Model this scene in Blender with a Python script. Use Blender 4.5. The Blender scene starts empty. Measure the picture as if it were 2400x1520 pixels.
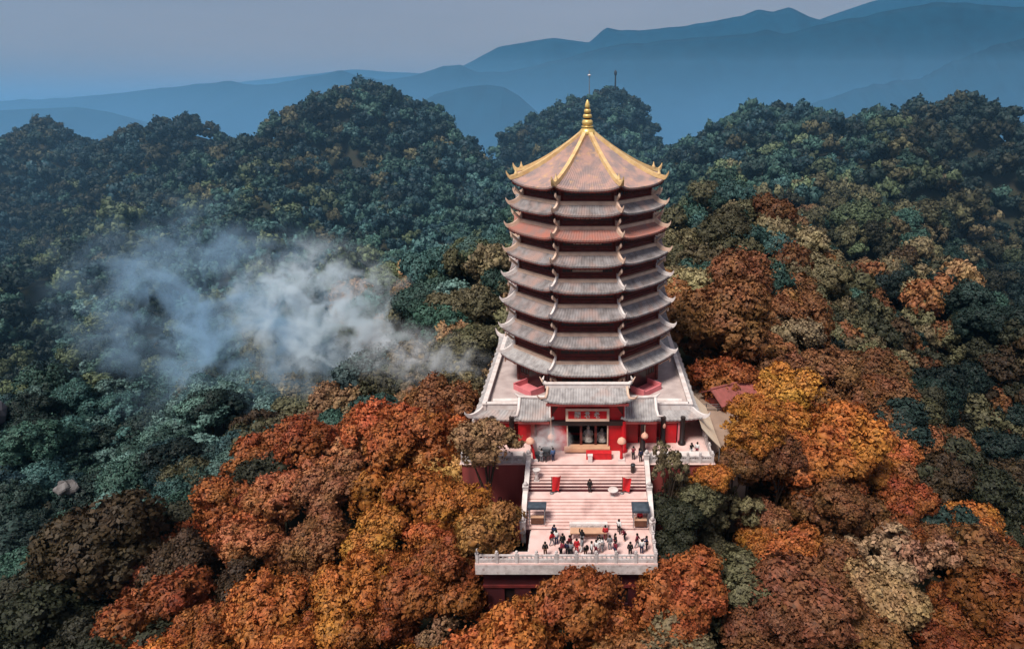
import bpy, math, random
import numpy as np
from mathutils import Vector, Matrix

PI = math.pi
R = math.radians
random.seed(7)
rng = np.random.default_rng(7)
scene = bpy.context.scene
COL = scene.collection

# ------------------------------------------------------------------ camera
cam_d = bpy.data.cameras.new('camera')
cam = bpy.data.objects.new('camera', cam_d)
COL.objects.link(cam)
cam_d.sensor_width = 36.0
cam_d.lens = 24.0
cam_d.shift_x = -0.0737
cam_d.clip_start = 0.5
cam_d.clip_end = 60000
cam.location = (0, -85, 39)
cam.rotation_euler = (R(90 - 19.6), 0, 0)
scene.camera = cam

# ------------------------------------------------------------------ sky, sun, exposure
SUN_EL, SUN_AZ = 60.0, 215.0      # azimuth clockwise from +Y: the sun stands behind the camera, to its left
world = bpy.data.worlds.new('World')
scene.world = world
world.use_nodes = True
wn, wl = world.node_tree.nodes, world.node_tree.links
wn.clear()
sky = wn.new('ShaderNodeTexSky')
sky.sky_type = 'NISHITA'
sky.sun_disc = False
sky.sun_elevation = R(SUN_EL)
sky.sun_rotation = R(SUN_AZ)
sky.altitude = 800
sky.air_density = 1.0
sky.dust_density = 3.0
sky.ozone_density = 2.0
veil = wn.new('ShaderNodeMix')      # an even layer of cloud over the blue
veil.data_type = 'RGBA'
veil.inputs[0].default_value = 0.85
wl.new(sky.outputs[0], veil.inputs[6])
cloud_tc = wn.new('ShaderNodeTexCoord')
cloud_map = wn.new('ShaderNodeMapping')
cloud_map.inputs['Scale'].default_value = (1.6, 1.6, 7.0)
wl.new(cloud_tc.outputs['Generated'], cloud_map.inputs[0])
cloud = wn.new('ShaderNodeTexNoise')
cloud.inputs['Scale'].default_value = 2.2
cloud.inputs['Detail'].default_value = 5
wl.new(cloud_map.outputs[0], cloud.inputs['Vector'])
cloud_mix = wn.new('ShaderNodeMix')
cloud_mix.data_type = 'RGBA'
cloud_mix.inputs[6].default_value = (2.6, 2.3, 2.5, 1)
cloud_mix.inputs[7].default_value = (3.7, 3.2, 3.35, 1)
wl.new(cloud.outputs[0], cloud_mix.inputs[0])
wl.new(cloud_mix.outputs[2], veil.inputs[7])
bg = wn.new('ShaderNodeBackground')
bg.inputs[1].default_value = 0.052
wl.new(veil.outputs[2], bg.inputs[0])
wo = wn.new('ShaderNodeOutputWorld')
wl.new(bg.outputs[0], wo.inputs[0])

sun_d = bpy.data.lights.new('sun', 'SUN')
sun_d.energy = 2.2
sun_d.angle = R(18)
sun_d.color = (1.0, 0.93, 0.84)
sun = bpy.data.objects.new('sun', sun_d)
COL.objects.link(sun)
sun.location = (-60, -80, 120)
sun_dir = Vector((math.sin(R(SUN_AZ)) * math.cos(R(SUN_EL)), math.cos(R(SUN_AZ)) * math.cos(R(SUN_EL)), math.sin(R(SUN_EL))))
sun.rotation_euler = sun_dir.to_track_quat('Z', 'Y').to_euler()

scene.view_settings.view_transform = 'Standard'
scene.view_settings.look = 'None'
scene.view_settings.exposure = 1.1
scene.view_settings.gamma = 1.0
scene.view_settings.use_curve_mapping = False
scene.render.engine = 'CYCLES'
cy = scene.cycles
cy.use_denoising = True
try:
    cy.denoiser = 'OPENIMAGEDENOISE'
except Exception:
    pass
cy.max_bounces = 8
cy.diffuse_bounces = 2
cy.glossy_bounces = 2
cy.transmission_bounces = 2
cy.transparent_max_bounces = 6
cy.volume_bounces = 3
cy.volume_max_steps = 96

# ------------------------------------------------------------------ materials
def new_mat(name):
    m = bpy.data.materials.new(name)
    m.use_nodes = True
    n, l = m.node_tree.nodes, m.node_tree.links
    n.clear()
    out = n.new('ShaderNodeOutputMaterial')
    return m, n, l, out

def paint(name, col, col2=None, scale=1.0, rough=0.7, detail=6, lo=0.35, hi=0.7, spec=0.3, bump=0.0, bscale=8.0, metal=0.0, streak=False, extra=None):
    """Solid colour broken up by a second colour in noise patches; optional fine relief."""
    m, n, l, out = new_mat(name)
    b = n.new('ShaderNodeBsdfPrincipled')
    b.inputs['Roughness'].default_value = rough
    b.inputs['Specular IOR Level'].default_value = spec
    b.inputs['Metallic'].default_value = metal
    l.new(b.outputs[0], out.inputs[0])
    g = n.new('ShaderNodeNewGeometry')
    mp = n.new('ShaderNodeMapping')
    l.new(g.outputs['Position'], mp.inputs[0])
    if streak:
        mp.inputs['Scale'].default_value = (1, 1, 0.15)
    col2 = col2 or tuple(c * 0.7 for c in col)
    nz = n.new('ShaderNodeTexNoise')
    nz.inputs['Scale'].default_value = scale
    nz.inputs['Detail'].default_value = detail
    l.new(mp.outputs[0], nz.inputs['Vector'])
    rp = n.new('ShaderNodeMapRange')
    rp.inputs[1].default_value = lo
    rp.inputs[2].default_value = hi
    l.new(nz.outputs[0], rp.inputs[0])
    mx = n.new('ShaderNodeMix')
    mx.data_type = 'RGBA'
    l.new(rp.outputs[0], mx.inputs[0])
    mx.inputs[6].default_value = (*col, 1)
    mx.inputs[7].default_value = (*col2, 1)
    last = mx.outputs[2]
    if extra:
        ecol, esc, elo, ehi = extra
        n2 = n.new('ShaderNodeTexNoise')
        n2.inputs['Scale'].default_value = esc
        n2.inputs['Detail'].default_value = 5
        l.new(mp.outputs[0], n2.inputs['Vector'])
        r2 = n.new('ShaderNodeMapRange')
        r2.inputs[1].default_value = elo
        r2.inputs[2].default_value = ehi
        l.new(n2.outputs[0], r2.inputs[0])
        m2 = n.new('ShaderNodeMix')
        m2.data_type = 'RGBA'
        l.new(r2.outputs[0], m2.inputs[0])
        l.new(last, m2.inputs[6])
        m2.inputs[7].default_value = (*ecol, 1)
        last = m2.outputs[2]
    l.new(last, b.inputs['Base Color'])
    if bump:
        n3 = n.new('ShaderNodeTexNoise')
        n3.inputs['Scale'].default_value = bscale
        n3.inputs['Detail'].default_value = 4
        bp = n.new('ShaderNodeBump')
        bp.inputs['Strength'].default_value = bump
        bp.inputs['Distance'].default_value = 0.1
        l.new(mp.outputs[0], n3.inputs['Vector'])
        l.new(n3.outputs[0], bp.inputs['Height'])
        l.new(bp.outputs[0], b.inputs['Normal'])
    return m

def leaf_mat(name, instanced=False):
    m, n, l, out = new_mat(name)
    if instanced:
        c = n.new('ShaderNodeAttribute')
        c.attribute_type = 'INSTANCER'
        c.attribute_name = 'tint'
    else:
        c = n.new('ShaderNodeObjectInfo')
    g = n.new('ShaderNodeNewGeometry')
    mr = n.new('ShaderNodeMapRange')
    mr.inputs[3].default_value = 0.45
    mr.inputs[4].default_value = 1.55
    l.new(g.outputs['Random Per Island'], mr.inputs[0])
    tc = n.new('ShaderNodeTexCoord')
    nz = n.new('ShaderNodeTexNoise')
    nz.inputs['Scale'].default_value = 1.6
    nz.inputs['Detail'].default_value = 2
    l.new(tc.outputs['Object'], nz.inputs['Vector'])
    mr2 = n.new('ShaderNodeMapRange')
    mr2.inputs[1].default_value = 0.3
    mr2.inputs[2].default_value = 0.7
    mr2.inputs[3].default_value = 0.488
    mr2.inputs[4].default_value = 0.514
    l.new(nz.outputs[0], mr2.inputs[0])
    hs = n.new('ShaderNodeHueSaturation')
    l.new(mr2.outputs[0], hs.inputs['Hue'])
    l.new(mr.outputs[0], hs.inputs['Value'])
    l.new(c.outputs['Color'], hs.inputs['Color'])
    b = n.new('ShaderNodeBsdfPrincipled')
    b.inputs['Roughness'].default_value = 0.6
    b.inputs['Specular IOR Level'].default_value = 0.25
    l.new(hs.outputs[0], b.inputs['Base Color'])
    t = n.new('ShaderNodeBsdfTranslucent')
    l.new(hs.outputs[0], t.inputs[0])
    mx = n.new('ShaderNodeMixShader')
    mx.inputs[0].default_value = 0.18
    l.new(b.outputs[0], mx.inputs[1])
    l.new(t.outputs[0], mx.inputs[2])
    l.new(mx.outputs[0], out.inputs[0])
    return m

def objcolor_mat(name, rough=0.8):
    m, n, l, out = new_mat(name)
    b = n.new('ShaderNodeBsdfPrincipled')
    b.inputs['Roughness'].default_value = rough
    b.inputs['Specular IOR Level'].default_value = 0.2
    c = n.new('ShaderNodeObjectInfo')
    g = n.new('ShaderNodeNewGeometry')
    nz = n.new('ShaderNodeTexNoise')
    nz.inputs['Scale'].default_value = 9
    l.new(g.outputs['Position'], nz.inputs['Vector'])
    mr = n.new('ShaderNodeMapRange')
    mr.inputs[3].default_value = 0.75
    mr.inputs[4].default_value = 1.2
    l.new(nz.outputs[0], mr.inputs[0])
    hs = n.new('ShaderNodeHueSaturation')
    l.new(mr.outputs[0], hs.inputs['Value'])
    l.new(c.outputs['Color'], hs.inputs['Color'])
    l.new(hs.outputs[0], b.inputs['Base Color'])
    l.new(b.outputs[0], out.inputs[0])
    return m

M = {}
M['soil'] = paint('forest_floor', (0.035, 0.03, 0.018), (0.02, 0.028, 0.014), 0.4, 0.95)
M['far'] = paint('far_forest_haze_tint', (0.004, 0.042, 0.08), (0.003, 0.028, 0.055), 0.012, 0.95)  # dark forest with the blue of distant haze painted into its colour
M['plain'] = paint('plain', (0.05, 0.065, 0.055), (0.03, 0.045, 0.04), 0.004, 0.95)
M['tile_grey'] = paint('grey_tile', (0.29, 0.265, 0.27), (0.15, 0.13, 0.13), 1.3, 0.75, bump=0.25, extra=((0.38, 0.25, 0.22), 0.5, 0.47, 0.72), streak=True)
M['tile_pale'] = paint('pale_tile', (0.42, 0.40, 0.40), (0.24, 0.22, 0.22), 1.5, 0.75, bump=0.25, streak=True, extra=((0.45, 0.34, 0.31), 0.5, 0.52, 0.75))
M['tile_red'] = paint('terracotta_tile', (0.42, 0.16, 0.12), (0.30, 0.17, 0.15), 0.9, 0.75, bump=0.25, streak=True, extra=((0.25, 0.18, 0.17), 0.5, 0.52, 0.72))
M['tile_top'] = paint('weathered_roof_tile', (0.46, 0.29, 0.25), (0.28, 0.22, 0.22), 0.8, 0.7, bump=0.3, lo=0.4, hi=0.62, detail=10, extra=((0.56, 0.35, 0.22), 1.3, 0.56, 0.74))
M['cream'] = paint('cream_ridge', (0.72, 0.52, 0.40), (0.55, 0.36, 0.28), 1.2, 0.7)
M['white'] = paint('white_plaster', (0.78, 0.72, 0.70), (0.60, 0.50, 0.47), 0.9, 0.75, extra=((0.5, 0.4, 0.36), 2.5, 0.6, 0.8))
M['gold'] = paint('yellow_glaze', (0.76, 0.54, 0.26), (0.60, 0.37, 0.17), 1.4, 0.45, spec=0.5, extra=((0.55, 0.40, 0.28), 2.2, 0.6, 0.75))
M['spire_gold'] = paint('gilt', (0.85, 0.62, 0.22), (0.70, 0.45, 0.14), 3.0, 0.35, spec=0.6, metal=0.35)
M['dark'] = paint('dark_groove', (0.03, 0.018, 0.012), None, 2.0, 0.7)
M['wood'] = paint('dark_red_wood', (0.15, 0.026, 0.02), (0.06, 0.014, 0.012), 2.0, 0.6)
M['wall_red'] = paint('maroon_wall', (0.17, 0.022, 0.02), (0.09, 0.015, 0.014), 1.2, 0.7)
M['red'] = paint('bright_red_lacquer', (0.52, 0.006, 0.012), (0.36, 0.006, 0.01), 0.8, 0.4, spec=0.4)
M['black'] = paint('black_lacquer', (0.012, 0.008, 0.008), (0.025, 0.012, 0.01), 1.0, 0.35, spec=0.5)
M['pink'] = paint('pink_paint', (0.72, 0.22, 0.24), (0.6, 0.16, 0.18), 1.0, 0.7)
M['paving'] = paint('pink_stone', (0.80, 0.56, 0.52), (0.62, 0.41, 0.38), 0.9, 0.8, bump=0.15, extra=((0.72, 0.55, 0.52), 0.35, 0.5, 0.7))
M['step'] = paint('pink_step_stone', (0.80, 0.57, 0.53), (0.66, 0.44, 0.40), 1.1, 0.8, bump=0.2, extra=((0.42, 0.26, 0.24), 0.45, 0.54, 0.8))
M['roofdeck'] = paint('roof_terrace_screed', (0.55, 0.46, 0.44), (0.40, 0.32, 0.31), 0.7, 0.85)
M['stone'] = paint('pale_balustrade_stone', (0.68, 0.62, 0.61), (0.42, 0.37, 0.36), 1.6, 0.8, bump=0.2, extra=((0.30, 0.2, 0.19), 2.2, 0.58, 0.75))
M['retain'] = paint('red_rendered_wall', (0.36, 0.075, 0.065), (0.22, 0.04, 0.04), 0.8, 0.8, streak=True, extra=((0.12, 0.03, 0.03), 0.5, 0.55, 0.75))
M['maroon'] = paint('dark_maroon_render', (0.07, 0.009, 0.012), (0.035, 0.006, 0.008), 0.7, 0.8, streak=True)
M['tarp'] = paint('cream_canvas', (0.80, 0.66, 0.50), (0.68, 0.52, 0.38), 0.5, 0.8)
M['sill'] = paint('tan_stone_sill', (0.62, 0.36, 0.22), (0.5, 0.26, 0.17), 1.2, 0.7)
M['lamp'] = paint('peach_paper', (0.80, 0.45, 0.32), (0.66, 0.32, 0.24), 3.0, 0.7)
M['statue'] = paint('white_statue', (0.60, 0.57, 0.52), (0.22, 0.18, 0.16), 3.0, 0.6)
M['bark'] = paint('bark', (0.07, 0.045, 0.03), (0.035, 0.024, 0.018), 3.0, 0.9)
M['bronze'] = paint('dark_bronze', (0.05, 0.06, 0.07), (0.03, 0.03, 0.035), 3.0, 0.5, metal=0.4)
M['navy'] = paint('slate_canvas', (0.06, 0.08, 0.105), (0.03, 0.042, 0.06), 2.0, 0.7)
M['steel'] = paint('grey_metal', (0.25, 0.25, 0.26), None, 2.0, 0.5, metal=0.3)
M['redcloth'] = paint('red_cloth', (0.65, 0.02, 0.025), (0.45, 0.015, 0.02), 2.0, 0.8)
M['brownwood'] = paint('brown_wood', (0.14, 0.06, 0.035), (0.08, 0.03, 0.02), 2.0, 0.6)
M['tan'] = paint('tan_board', (0.62, 0.38, 0.25), (0.5, 0.28, 0.18), 1.5, 0.7)
M['earth'] = paint('packed_earth', (0.36, 0.25, 0.19), (0.26, 0.18, 0.14), 0.5, 0.9)
M['rock'] = paint('grey_rock', (0.10, 0.095, 0.11), (0.05, 0.05, 0.06), 0.3, 0.9, bump=0.5, bscale=1.0)
M['palerock'] = paint('pale_rock', (0.20, 0.185, 0.185), (0.10, 0.09, 0.09), 0.8, 0.9, bump=0.5, bscale=1.5)
M['redroof'] = paint('small_house_red_roof', (0.34, 0.10, 0.09), (0.22, 0.07, 0.06), 1.5, 0.8)
M['greyroof'] = paint('small_shelter_roof', (0.10, 0.10, 0.105), (0.05, 0.05, 0.05), 1.5, 0.8)
M['skin'] = paint('skin', (0.5, 0.3, 0.22), None, 8, 0.6)
M['leaf'] = leaf_mat('foliage')
M['leaf_i'] = leaf_mat('foliage_mass', True)
M['cloth'] = objcolor_mat('clothing')

# ------------------------------------------------------------------ mesh helpers
class MB:
    def __init__(self):
        self.v, self.f, self.s, self.m = [], [], [], []

    def add(self, vs, fs, smooth=False, mi=0):
        o = len(self.v)
        self.v += [tuple(p) for p in vs]
        self.f += [tuple(i + o for i in f) for f in fs]
        self.s += [smooth] * len(fs)
        self.m += [mi] * len(fs)
        return self

    def box(self, cx, cy_, cz, sx, sy, sz, rz=0.0, mi=0, taper=1.0):
        c, s = math.cos(rz), math.sin(rz)
        vs = []
        for k, (x, y, z) in enumerate(((-1, -1, -1), (1, -1, -1), (1, 1, -1), (-1, 1, -1), (-1, -1, 1), (1, -1, 1), (1, 1, 1), (-1, 1, 1))):
            t = taper if z > 0 else 1.0
            x, y, z = x * sx / 2 * t, y * sy / 2 * t, z * sz / 2
            vs.append((cx + c * x - s * y, cy_ + s * x + c * y, cz + z))
        return self.add(vs, [(0, 3, 2, 1), (4, 5, 6, 7), (0, 1, 5, 4), (1, 2, 6, 5), (2, 3, 7, 6), (3, 0, 4, 7)], mi=mi)

    def span(self, x0, x1, y0, y1, z0, z1, mi=0):
        return self.box((x0 + x1) / 2, (y0 + y1) / 2, (z0 + z1) / 2, x1 - x0, y1 - y0, z1 - z0, mi=mi)

    def prism(self, poly, off, mi=0):
        """closed polygon (list of 3-D points) extruded by vector off"""
        n = len(poly)
        vs = list(poly) + [tuple(a + b for a, b in zip(p, off)) for p in poly]
        fs = [tuple(range(n - 1, -1, -1)), tuple(range(n, 2 * n))] + [(i, (i + 1) % n, n + (i + 1) % n, n + i) for i in range(n)]
        return self.add(vs, fs, mi=mi)

    def grid(self, rows, smooth=False, mi=0):
        nr, nc = len(rows), len(rows[0])
        vs = [p for r in rows for p in r]
        return self.add(vs, [(i * nc + j, i * nc + j + 1, (i + 1) * nc + j + 1, (i + 1) * nc + j) for i in range(nr - 1) for j in range(nc - 1)], smooth, mi)

    def tube(self, pts, rads, n=8, mi=0, cap=True):
        pts = [Vector(p) for p in pts]
        rings = []
        for i, p in enumerate(pts):
            d = (pts[min(i + 1, len(pts) - 1)] - pts[max(i - 1, 0)]).normalized()
            u = d.cross(Vector((0, 0, 1)))
            if u.length < 1e-3:
                u = Vector((1, 0, 0))
            u.normalize()
            w = d.cross(u)
            r = rads[i] if isinstance(rads, (list, tuple)) else rads
            rings.append([p + u * (r * math.cos(2 * PI * k / n)) + w * (r * math.sin(2 * PI * k / n)) for k in range(n)])
        vs = [q for ring in rings for q in ring]
        fs = [(i * n + k, i * n + (k + 1) % n, (i + 1) * n + (k + 1) % n, (i + 1) * n + k) for i in range(len(pts) - 1) for k in range(n)]
        self.add(vs, fs, True, mi)
        if cap:
            self.add(rings[0], [tuple(range(n))], mi=mi)
            self.add(rings[-1], [tuple(range(n))], mi=mi)
        return self

    def lathe(self, prof, n=16, c=(0, 0, 0), mi=0, smooth=True):
        vs = [(c[0] + r * math.cos(2 * PI * k / n), c[1] + r * math.sin(2 * PI * k / n), c[2] + z) for r, z in prof for k in range(n)]
        fs = [(i * n + k, i * n + (k + 1) % n, (i + 1) * n + (k + 1) % n, (i + 1) * n + k) for i in range(len(prof) - 1) for k in range(n)]
        self.add(vs, fs, smooth, mi)
        m = len(prof)
        self.add(vs[:n], [tuple(range(n - 1, -1, -1))], mi=mi)
        return self.add(vs[(m - 1) * n:], [tuple(range(n))], mi=mi)

    def mesh(self, name, mats):
        me = bpy.data.meshes.new(name)
        me.from_pydata(self.v, [], self.f)
        for m in (mats if isinstance(mats, (list, tuple)) else [mats]):
            me.materials.append(m)
        me.polygons.foreach_set('use_smooth', self.s)
        me.polygons.foreach_set('material_index', self.m)
        me.update()
        return me

    def build(self, name, mats, parent=None, loc=None, rz=0.0):
        return link(name, self.mesh(name, mats), parent, loc, rz)

def link(name, me, parent=None, loc=None, rz=0.0):
    o = bpy.data.objects.new(name, me)
    COL.objects.link(o)
    if parent is not None:
        o.parent = parent
    if loc is not None:
        o.location = loc
    if rz:
        o.rotation_euler = (0, 0, rz)
    return o

def tag(o, label=None, cat=None, group=None, kind=None):
    for k, v in (('label', label), ('category', cat), ('group', group), ('kind', kind)):
        if v:
            o[k] = v
    return o

def empty(name, loc=(0, 0, 0), rz=0.0):
    o = bpy.data.objects.new(name, None)
    COL.objects.link(o)
    o.location = loc
    o.rotation_euler = (0, 0, rz)
    o.empty_display_size = 0.5
    return o

def copy_tree(o, parent=None):
    c = o.copy()
    COL.objects.link(c)
    c.parent = parent
    for ch in list(o.children):
        copy_tree(ch, c)
    return c

def lerp(a, b, t):
    return a + (b - a) * t

# ------------------------------------------------------------------ terrain
# tree-top heights (x, y, z in metres) surveyed over the hills; the ground lies a tree's height below
CANOPY = [
    (-341.3, 302.9, -4.6), (-327.0, 304.1, -1.2), (-317.5, 306.4, 5.5), (-305.7, 308.0, 10.0), (-298.5, 309.2, 13.3), (-289.0, 308.3, 10.6), (-280.7, 305.2, 2.1), (-250.6, 269.7, 6.6),
    (-240.9, 271.8, 12.6), (-234.4, 273.6, 17.7), (-223.6, 274.4, 19.8), (-212.8, 275.5, 22.8), (-206.4, 274.0, 18.7), (-199.9, 275.5, 22.8), (-189.1, 274.0, 18.7), (-181.6, 271.1, 10.6),
    (-171.9, 258.9, 6.1), (-159.9, 251.8, 16.1), (-149.7, 253.9, 21.8), (-139.5, 255.9, 27.6), (-129.4, 258.0, 33.3), (-117.2, 258.8, 35.6), (-105.0, 259.2, 36.8), (-96.9, 258.5, 34.8),
    (-88.8, 258.3, 34.3), (-78.6, 257.1, 30.8), (-68.5, 254.6, 23.7), (-60.3, 251.8, 16.1), (-52.2, 248.8, 7.5), (-49.1, 261.5, -1.6), (-49.2, 308.0, 10.0), (-42.0, 310.0, 15.6),
    (-30.2, 311.5, 19.6), (-18.3, 314.0, 26.8), (-8.8, 314.8, 29.0), (0.7, 315.4, 30.8), (10.2, 316.7, 34.4), (19.7, 316.5, 33.7), (27.3, 316.0, 32.3), (34.0, 312.0, 21.2),
    (41.1, 308.4, 11.1), (48.5, 267.7, 1.1), (49.0, 234.7, 12.6), (55.8, 236.9, 19.0), (66.5, 239.1, 25.0), (78.1, 239.9, 27.2), (93.6, 240.0, 27.5), (107.1, 239.3, 25.7),
    (114.9, 222.9, 24.3), (129.6, 222.6, 23.4), (142.5, 223.2, 25.2), (138.9, 198.4, 30.0), (149.0, 199.4, 32.7), (157.4, 199.8, 33.8), (164.2, 199.0, 31.6), (171.8, 195.7, 22.4),
    (181.1, 192.8, 14.4), (-40.7, -11.0, -9.6), (-51.2, -24.2, -16.9), (-33.8, 2.5, -4.4), (-38.8, -18.7, -13.3), (-55.0, -5.5, -20.8), (-69.5, 18.0, -29.5), (27.2, 2.4, -1.7),
    (21.9, 22.2, 6.0), (20.3, 12.1, 1.7), (65.4, 116.4, 8.4), (70.9, 30.9, -23.0), (106.6, 73.7, -22.0), (97.7, 96.4, -18.0), (75.7, 89.9, -6.5), (48.8, 76.0, -0.8),
    (34.3, 82.3, 2.0), (37.8, 145.2, -0.2), (56.5, 29.1, -13.2), (54.5, 46.3, -9.6), (106.3, 135.2, 1.5), (144.2, 144.2, -2.9), (63.9, 5.3, -20.3), (-97.3, 137.0, -23.3),
    (-98.8, 223.4, 10.8), (-14.4, 219.0, -1.6), (18.7, 208.9, -0.2), (-183.2, 217.1, -6.9), (-228.0, 223.9, -17.5), (-277.8, 242.5, -25.1), (-121.2, 79.3, -36.2), (-111.7, 35.4, -40.1),
    (-80.5, 0.9, -32.7), (-207.5, 168.7, -23.7), (-80.5, 184.1, -10.2), (-34.6, 110.1, -9.2), (-35.3, 56.6, -10.4), (-57.7, 62.7, -23.2), (-86.8, 70.2, -32.0), (-127.7, 161.0, -15.4),
    (-134.3, 125.0, -27.0), (-80.4, 93.2, -27.0), (-151.4, 116.6, -35.7), (-181.1, 120.4, -40.0), (-139.9, 66.6, -42.0), (-79.5, 43.4, -32.7), (-94.2, 37.5, -34.3), (-63.6, 39.8, -27.7),
    (-64.1, 122.5, -19.2), (-38.5, 63.3, -6.6), (-51.7, 70.1, -11.4), (-66.5, 146.7, -19.8), (-30.1, 61.5, -2.6), (-38.6, 165.2, -3.6), (-20.8, 42.7, -4.7), (-24.9, 23.7, -7.5),
    (-25.4, 12.9, -8.0), (27.3, -28.4, -10.9), (46.2, -22.8, -12.9), (8.9, -32.6, -4.7), (-27.9, -32.4, -10.0), (-14.6, -35.6, -7.0), (-1.8, -36.8, -4.4), (33.9, -33.1, -11.9),
    (-42.7, -29.9, -15.0), (-67.8, -17.9, -26.0), (33.5, -3.7, -7.0), (38.9, -11.6, -11.1), (17.7, -20.9, -7.5), (13.3, -18.4, -6.5), (25.5, -19.5, -9.7), (-21.3, -17.0, -8.6),
    (-20.7, -7.6, -6.1), (-14.2, -13.9, -5.9), (-10.8, -26.2, -4.7), (-23.7, -25.8, -9.3), (-66.9, -6.3, -23.1), (37.6, 10.2, -6.7), (0.0, 23.3, 0.4), (-11.1, 48.6, -3.0),
    (10.8, 50.1, 1.1), (-382.2, 348.3, -35.5), (-443.7, 413.3, -78.5), (-366.3, 349.5, -32.1), (-355.6, 351.8, -25.4), (-412.8, 416.8, -68.4), (-342.3, 353.4, -20.9), (-334.4, 354.6, -17.6),
    (-388.1, 419.6, -60.6), (-323.7, 353.7, -20.2), (-314.4, 350.6, -28.7), (-364.9, 415.6, -71.7), (-280.6, 315.0, -24.4), (-269.8, 317.2, -18.3), (-313.1, 382.2, -61.3), (-262.5, 319.0, -13.3),
    (-250.4, 319.7, -11.2), (-290.7, 384.7, -54.2), (-238.4, 320.8, -8.2), (-231.1, 319.4, -12.2), (-268.3, 384.4, -55.2), (-223.9, 320.8, -8.2), (-211.8, 319.4, -12.2), (-245.8, 384.4, -55.2),
    (-203.3, 316.5, -20.4), (-192.5, 304.2, -24.9), (-223.5, 369.2, -67.9), (-179.0, 297.2, -15.0), (-167.7, 299.2, -9.2), (-194.6, 364.2, -52.2), (-156.3, 301.3, -3.5), (-144.9, 303.3, 2.3),
    (-168.2, 368.3, -40.7), (-131.3, 304.1, 4.6), (-117.6, 304.5, 5.7), (-136.5, 369.5, -37.3), (-108.5, 303.8, 3.8), (-99.4, 303.6, 3.2), (-115.4, 368.6, -39.8), (-88.0, 302.4, -0.2),
    (-76.7, 299.9, -7.3), (-89.0, 364.9, -50.3), (-67.6, 297.2, -15.0), (-58.5, 294.1, -23.6), (-67.9, 359.1, -66.6), (-55.0, 306.8, -32.6), (-55.1, 353.4, -20.9), (-63.9, 418.4, -63.9),
    (-47.1, 355.4, -15.3), (-33.8, 356.9, -11.3), (-39.2, 421.9, -54.3), (-20.5, 359.4, -4.1), (-9.8, 360.2, -1.9), (-11.4, 425.2, -44.9), (0.8, 360.8, -0.1), (11.4, 362.1, 3.5),
    (13.3, 427.1, -39.5), (22.1, 361.9, 2.8), (30.6, 361.4, 1.5), (35.5, 426.4, -41.5), (38.0, 357.4, -9.7), (46.0, 353.8, -19.8), (53.4, 418.8, -62.8), (54.3, 313.1, -29.9),
    (54.9, 280.0, -18.5), (63.7, 345.0, -61.5), (62.5, 282.3, -12.1), (74.4, 284.4, -6.1), (86.4, 349.4, -49.1), (87.5, 285.2, -3.9), (104.8, 285.3, -3.5), (121.7, 350.3, -46.5),
    (120.0, 284.7, -5.4), (128.6, 268.2, -6.8), (149.3, 333.2, -49.8), (145.2, 267.9, -7.7), (159.6, 268.5, -6.0), (185.3, 333.5, -49.0), (155.5, 243.7, -1.2), (166.9, 244.6, 1.5),
    (193.7, 309.6, -41.5), (176.3, 245.0, 2.6), (183.9, 244.2, 0.4), (213.5, 309.2, -42.6), (192.4, 241.0, -8.9), (202.8, 238.1, -16.8), (235.4, 303.1, -59.8), (-150, -60, -60),
    (150, -60, -60), (0, -75, -38), (-50, -75, -40), (50, -75, -40), (-200, 20, -60), (-330, 150, -50), (240, 60, -40), (260, 180, 10),
]
TREE_H = 9.0
_P = np.array(CANOPY)
_xy = _P[:, :2] / 100
_n = len(_P)
_d = np.linalg.norm(_xy[:, None] - _xy[None], axis=2)
_A = np.zeros((_n + 3, _n + 3))
_A[:_n, :_n] = np.where(_d > 0, _d * _d * np.log(_d + 1e-12), 0) + 0.001 * np.eye(_n)
_A[:_n, _n] = 1
_A[:_n, _n + 1:] = _xy
_A[_n, :_n] = 1
_A[_n + 1:, :_n] = _xy.T
_b = np.zeros(_n + 3)
_b[:_n] = _P[:, 2]
_w = np.linalg.solve(_A, _b)

def ground(x, y):
    x = np.atleast_1d(np.asarray(x, float))
    y = np.atleast_1d(np.asarray(y, float))
    X, Y = x / 100, y / 100
    d = np.sqrt((X[:, None] - _xy[None, :, 0]) ** 2 + (Y[:, None] - _xy[None, :, 1]) ** 2)
    U = np.where(d > 0, d * d * np.log(d + 1e-12), 0)
    z = U @ _w[:_n] + _w[_n] + _w[_n + 1] * X + _w[_n + 2] * Y - TREE_H
    z = z + 1.2 * np.sin(x * 0.11 + 1.3) * np.sin(y * 0.09) + 0.7 * np.sin(x * 0.27 + y * 0.21)
    far = np.clip((np.hypot(x, y) - 60) / 60, 0, 1)
    rel = far * np.clip((250 - y) / 110, 0.12, 1)
    z = z - rel * 13.0 * (np.abs(np.sin(x * 0.05 + 0.9 * np.sin(y * 0.017) + 0.4)) ** 0.8 - 0.45) - rel * 3.0 * np.sin(x * 0.13 + y * 0.05)
    # under the temple platform and the stairs the ground keeps clear of the stonework
    inp = np.clip(np.minimum(np.minimum(x + 17, 17 - x), np.minimum(y + 34, 17 - y)) / 3.0, 0, 1)
    z = np.minimum(z, lerp(z, -9.5, inp))
    # the hills fall away to the plain beyond the surveyed ground
    edge = np.maximum.reduce([(np.abs(x + 60) - 400) / 120, (y - 430) / 110, (-75 - y) / 60])
    k = np.clip(edge, 0, 1)
    return z + (-421.0 - z) * k * k * (3 - 2 * k)

def g1(x, y):
    return float(ground(x, y)[0])

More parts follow.
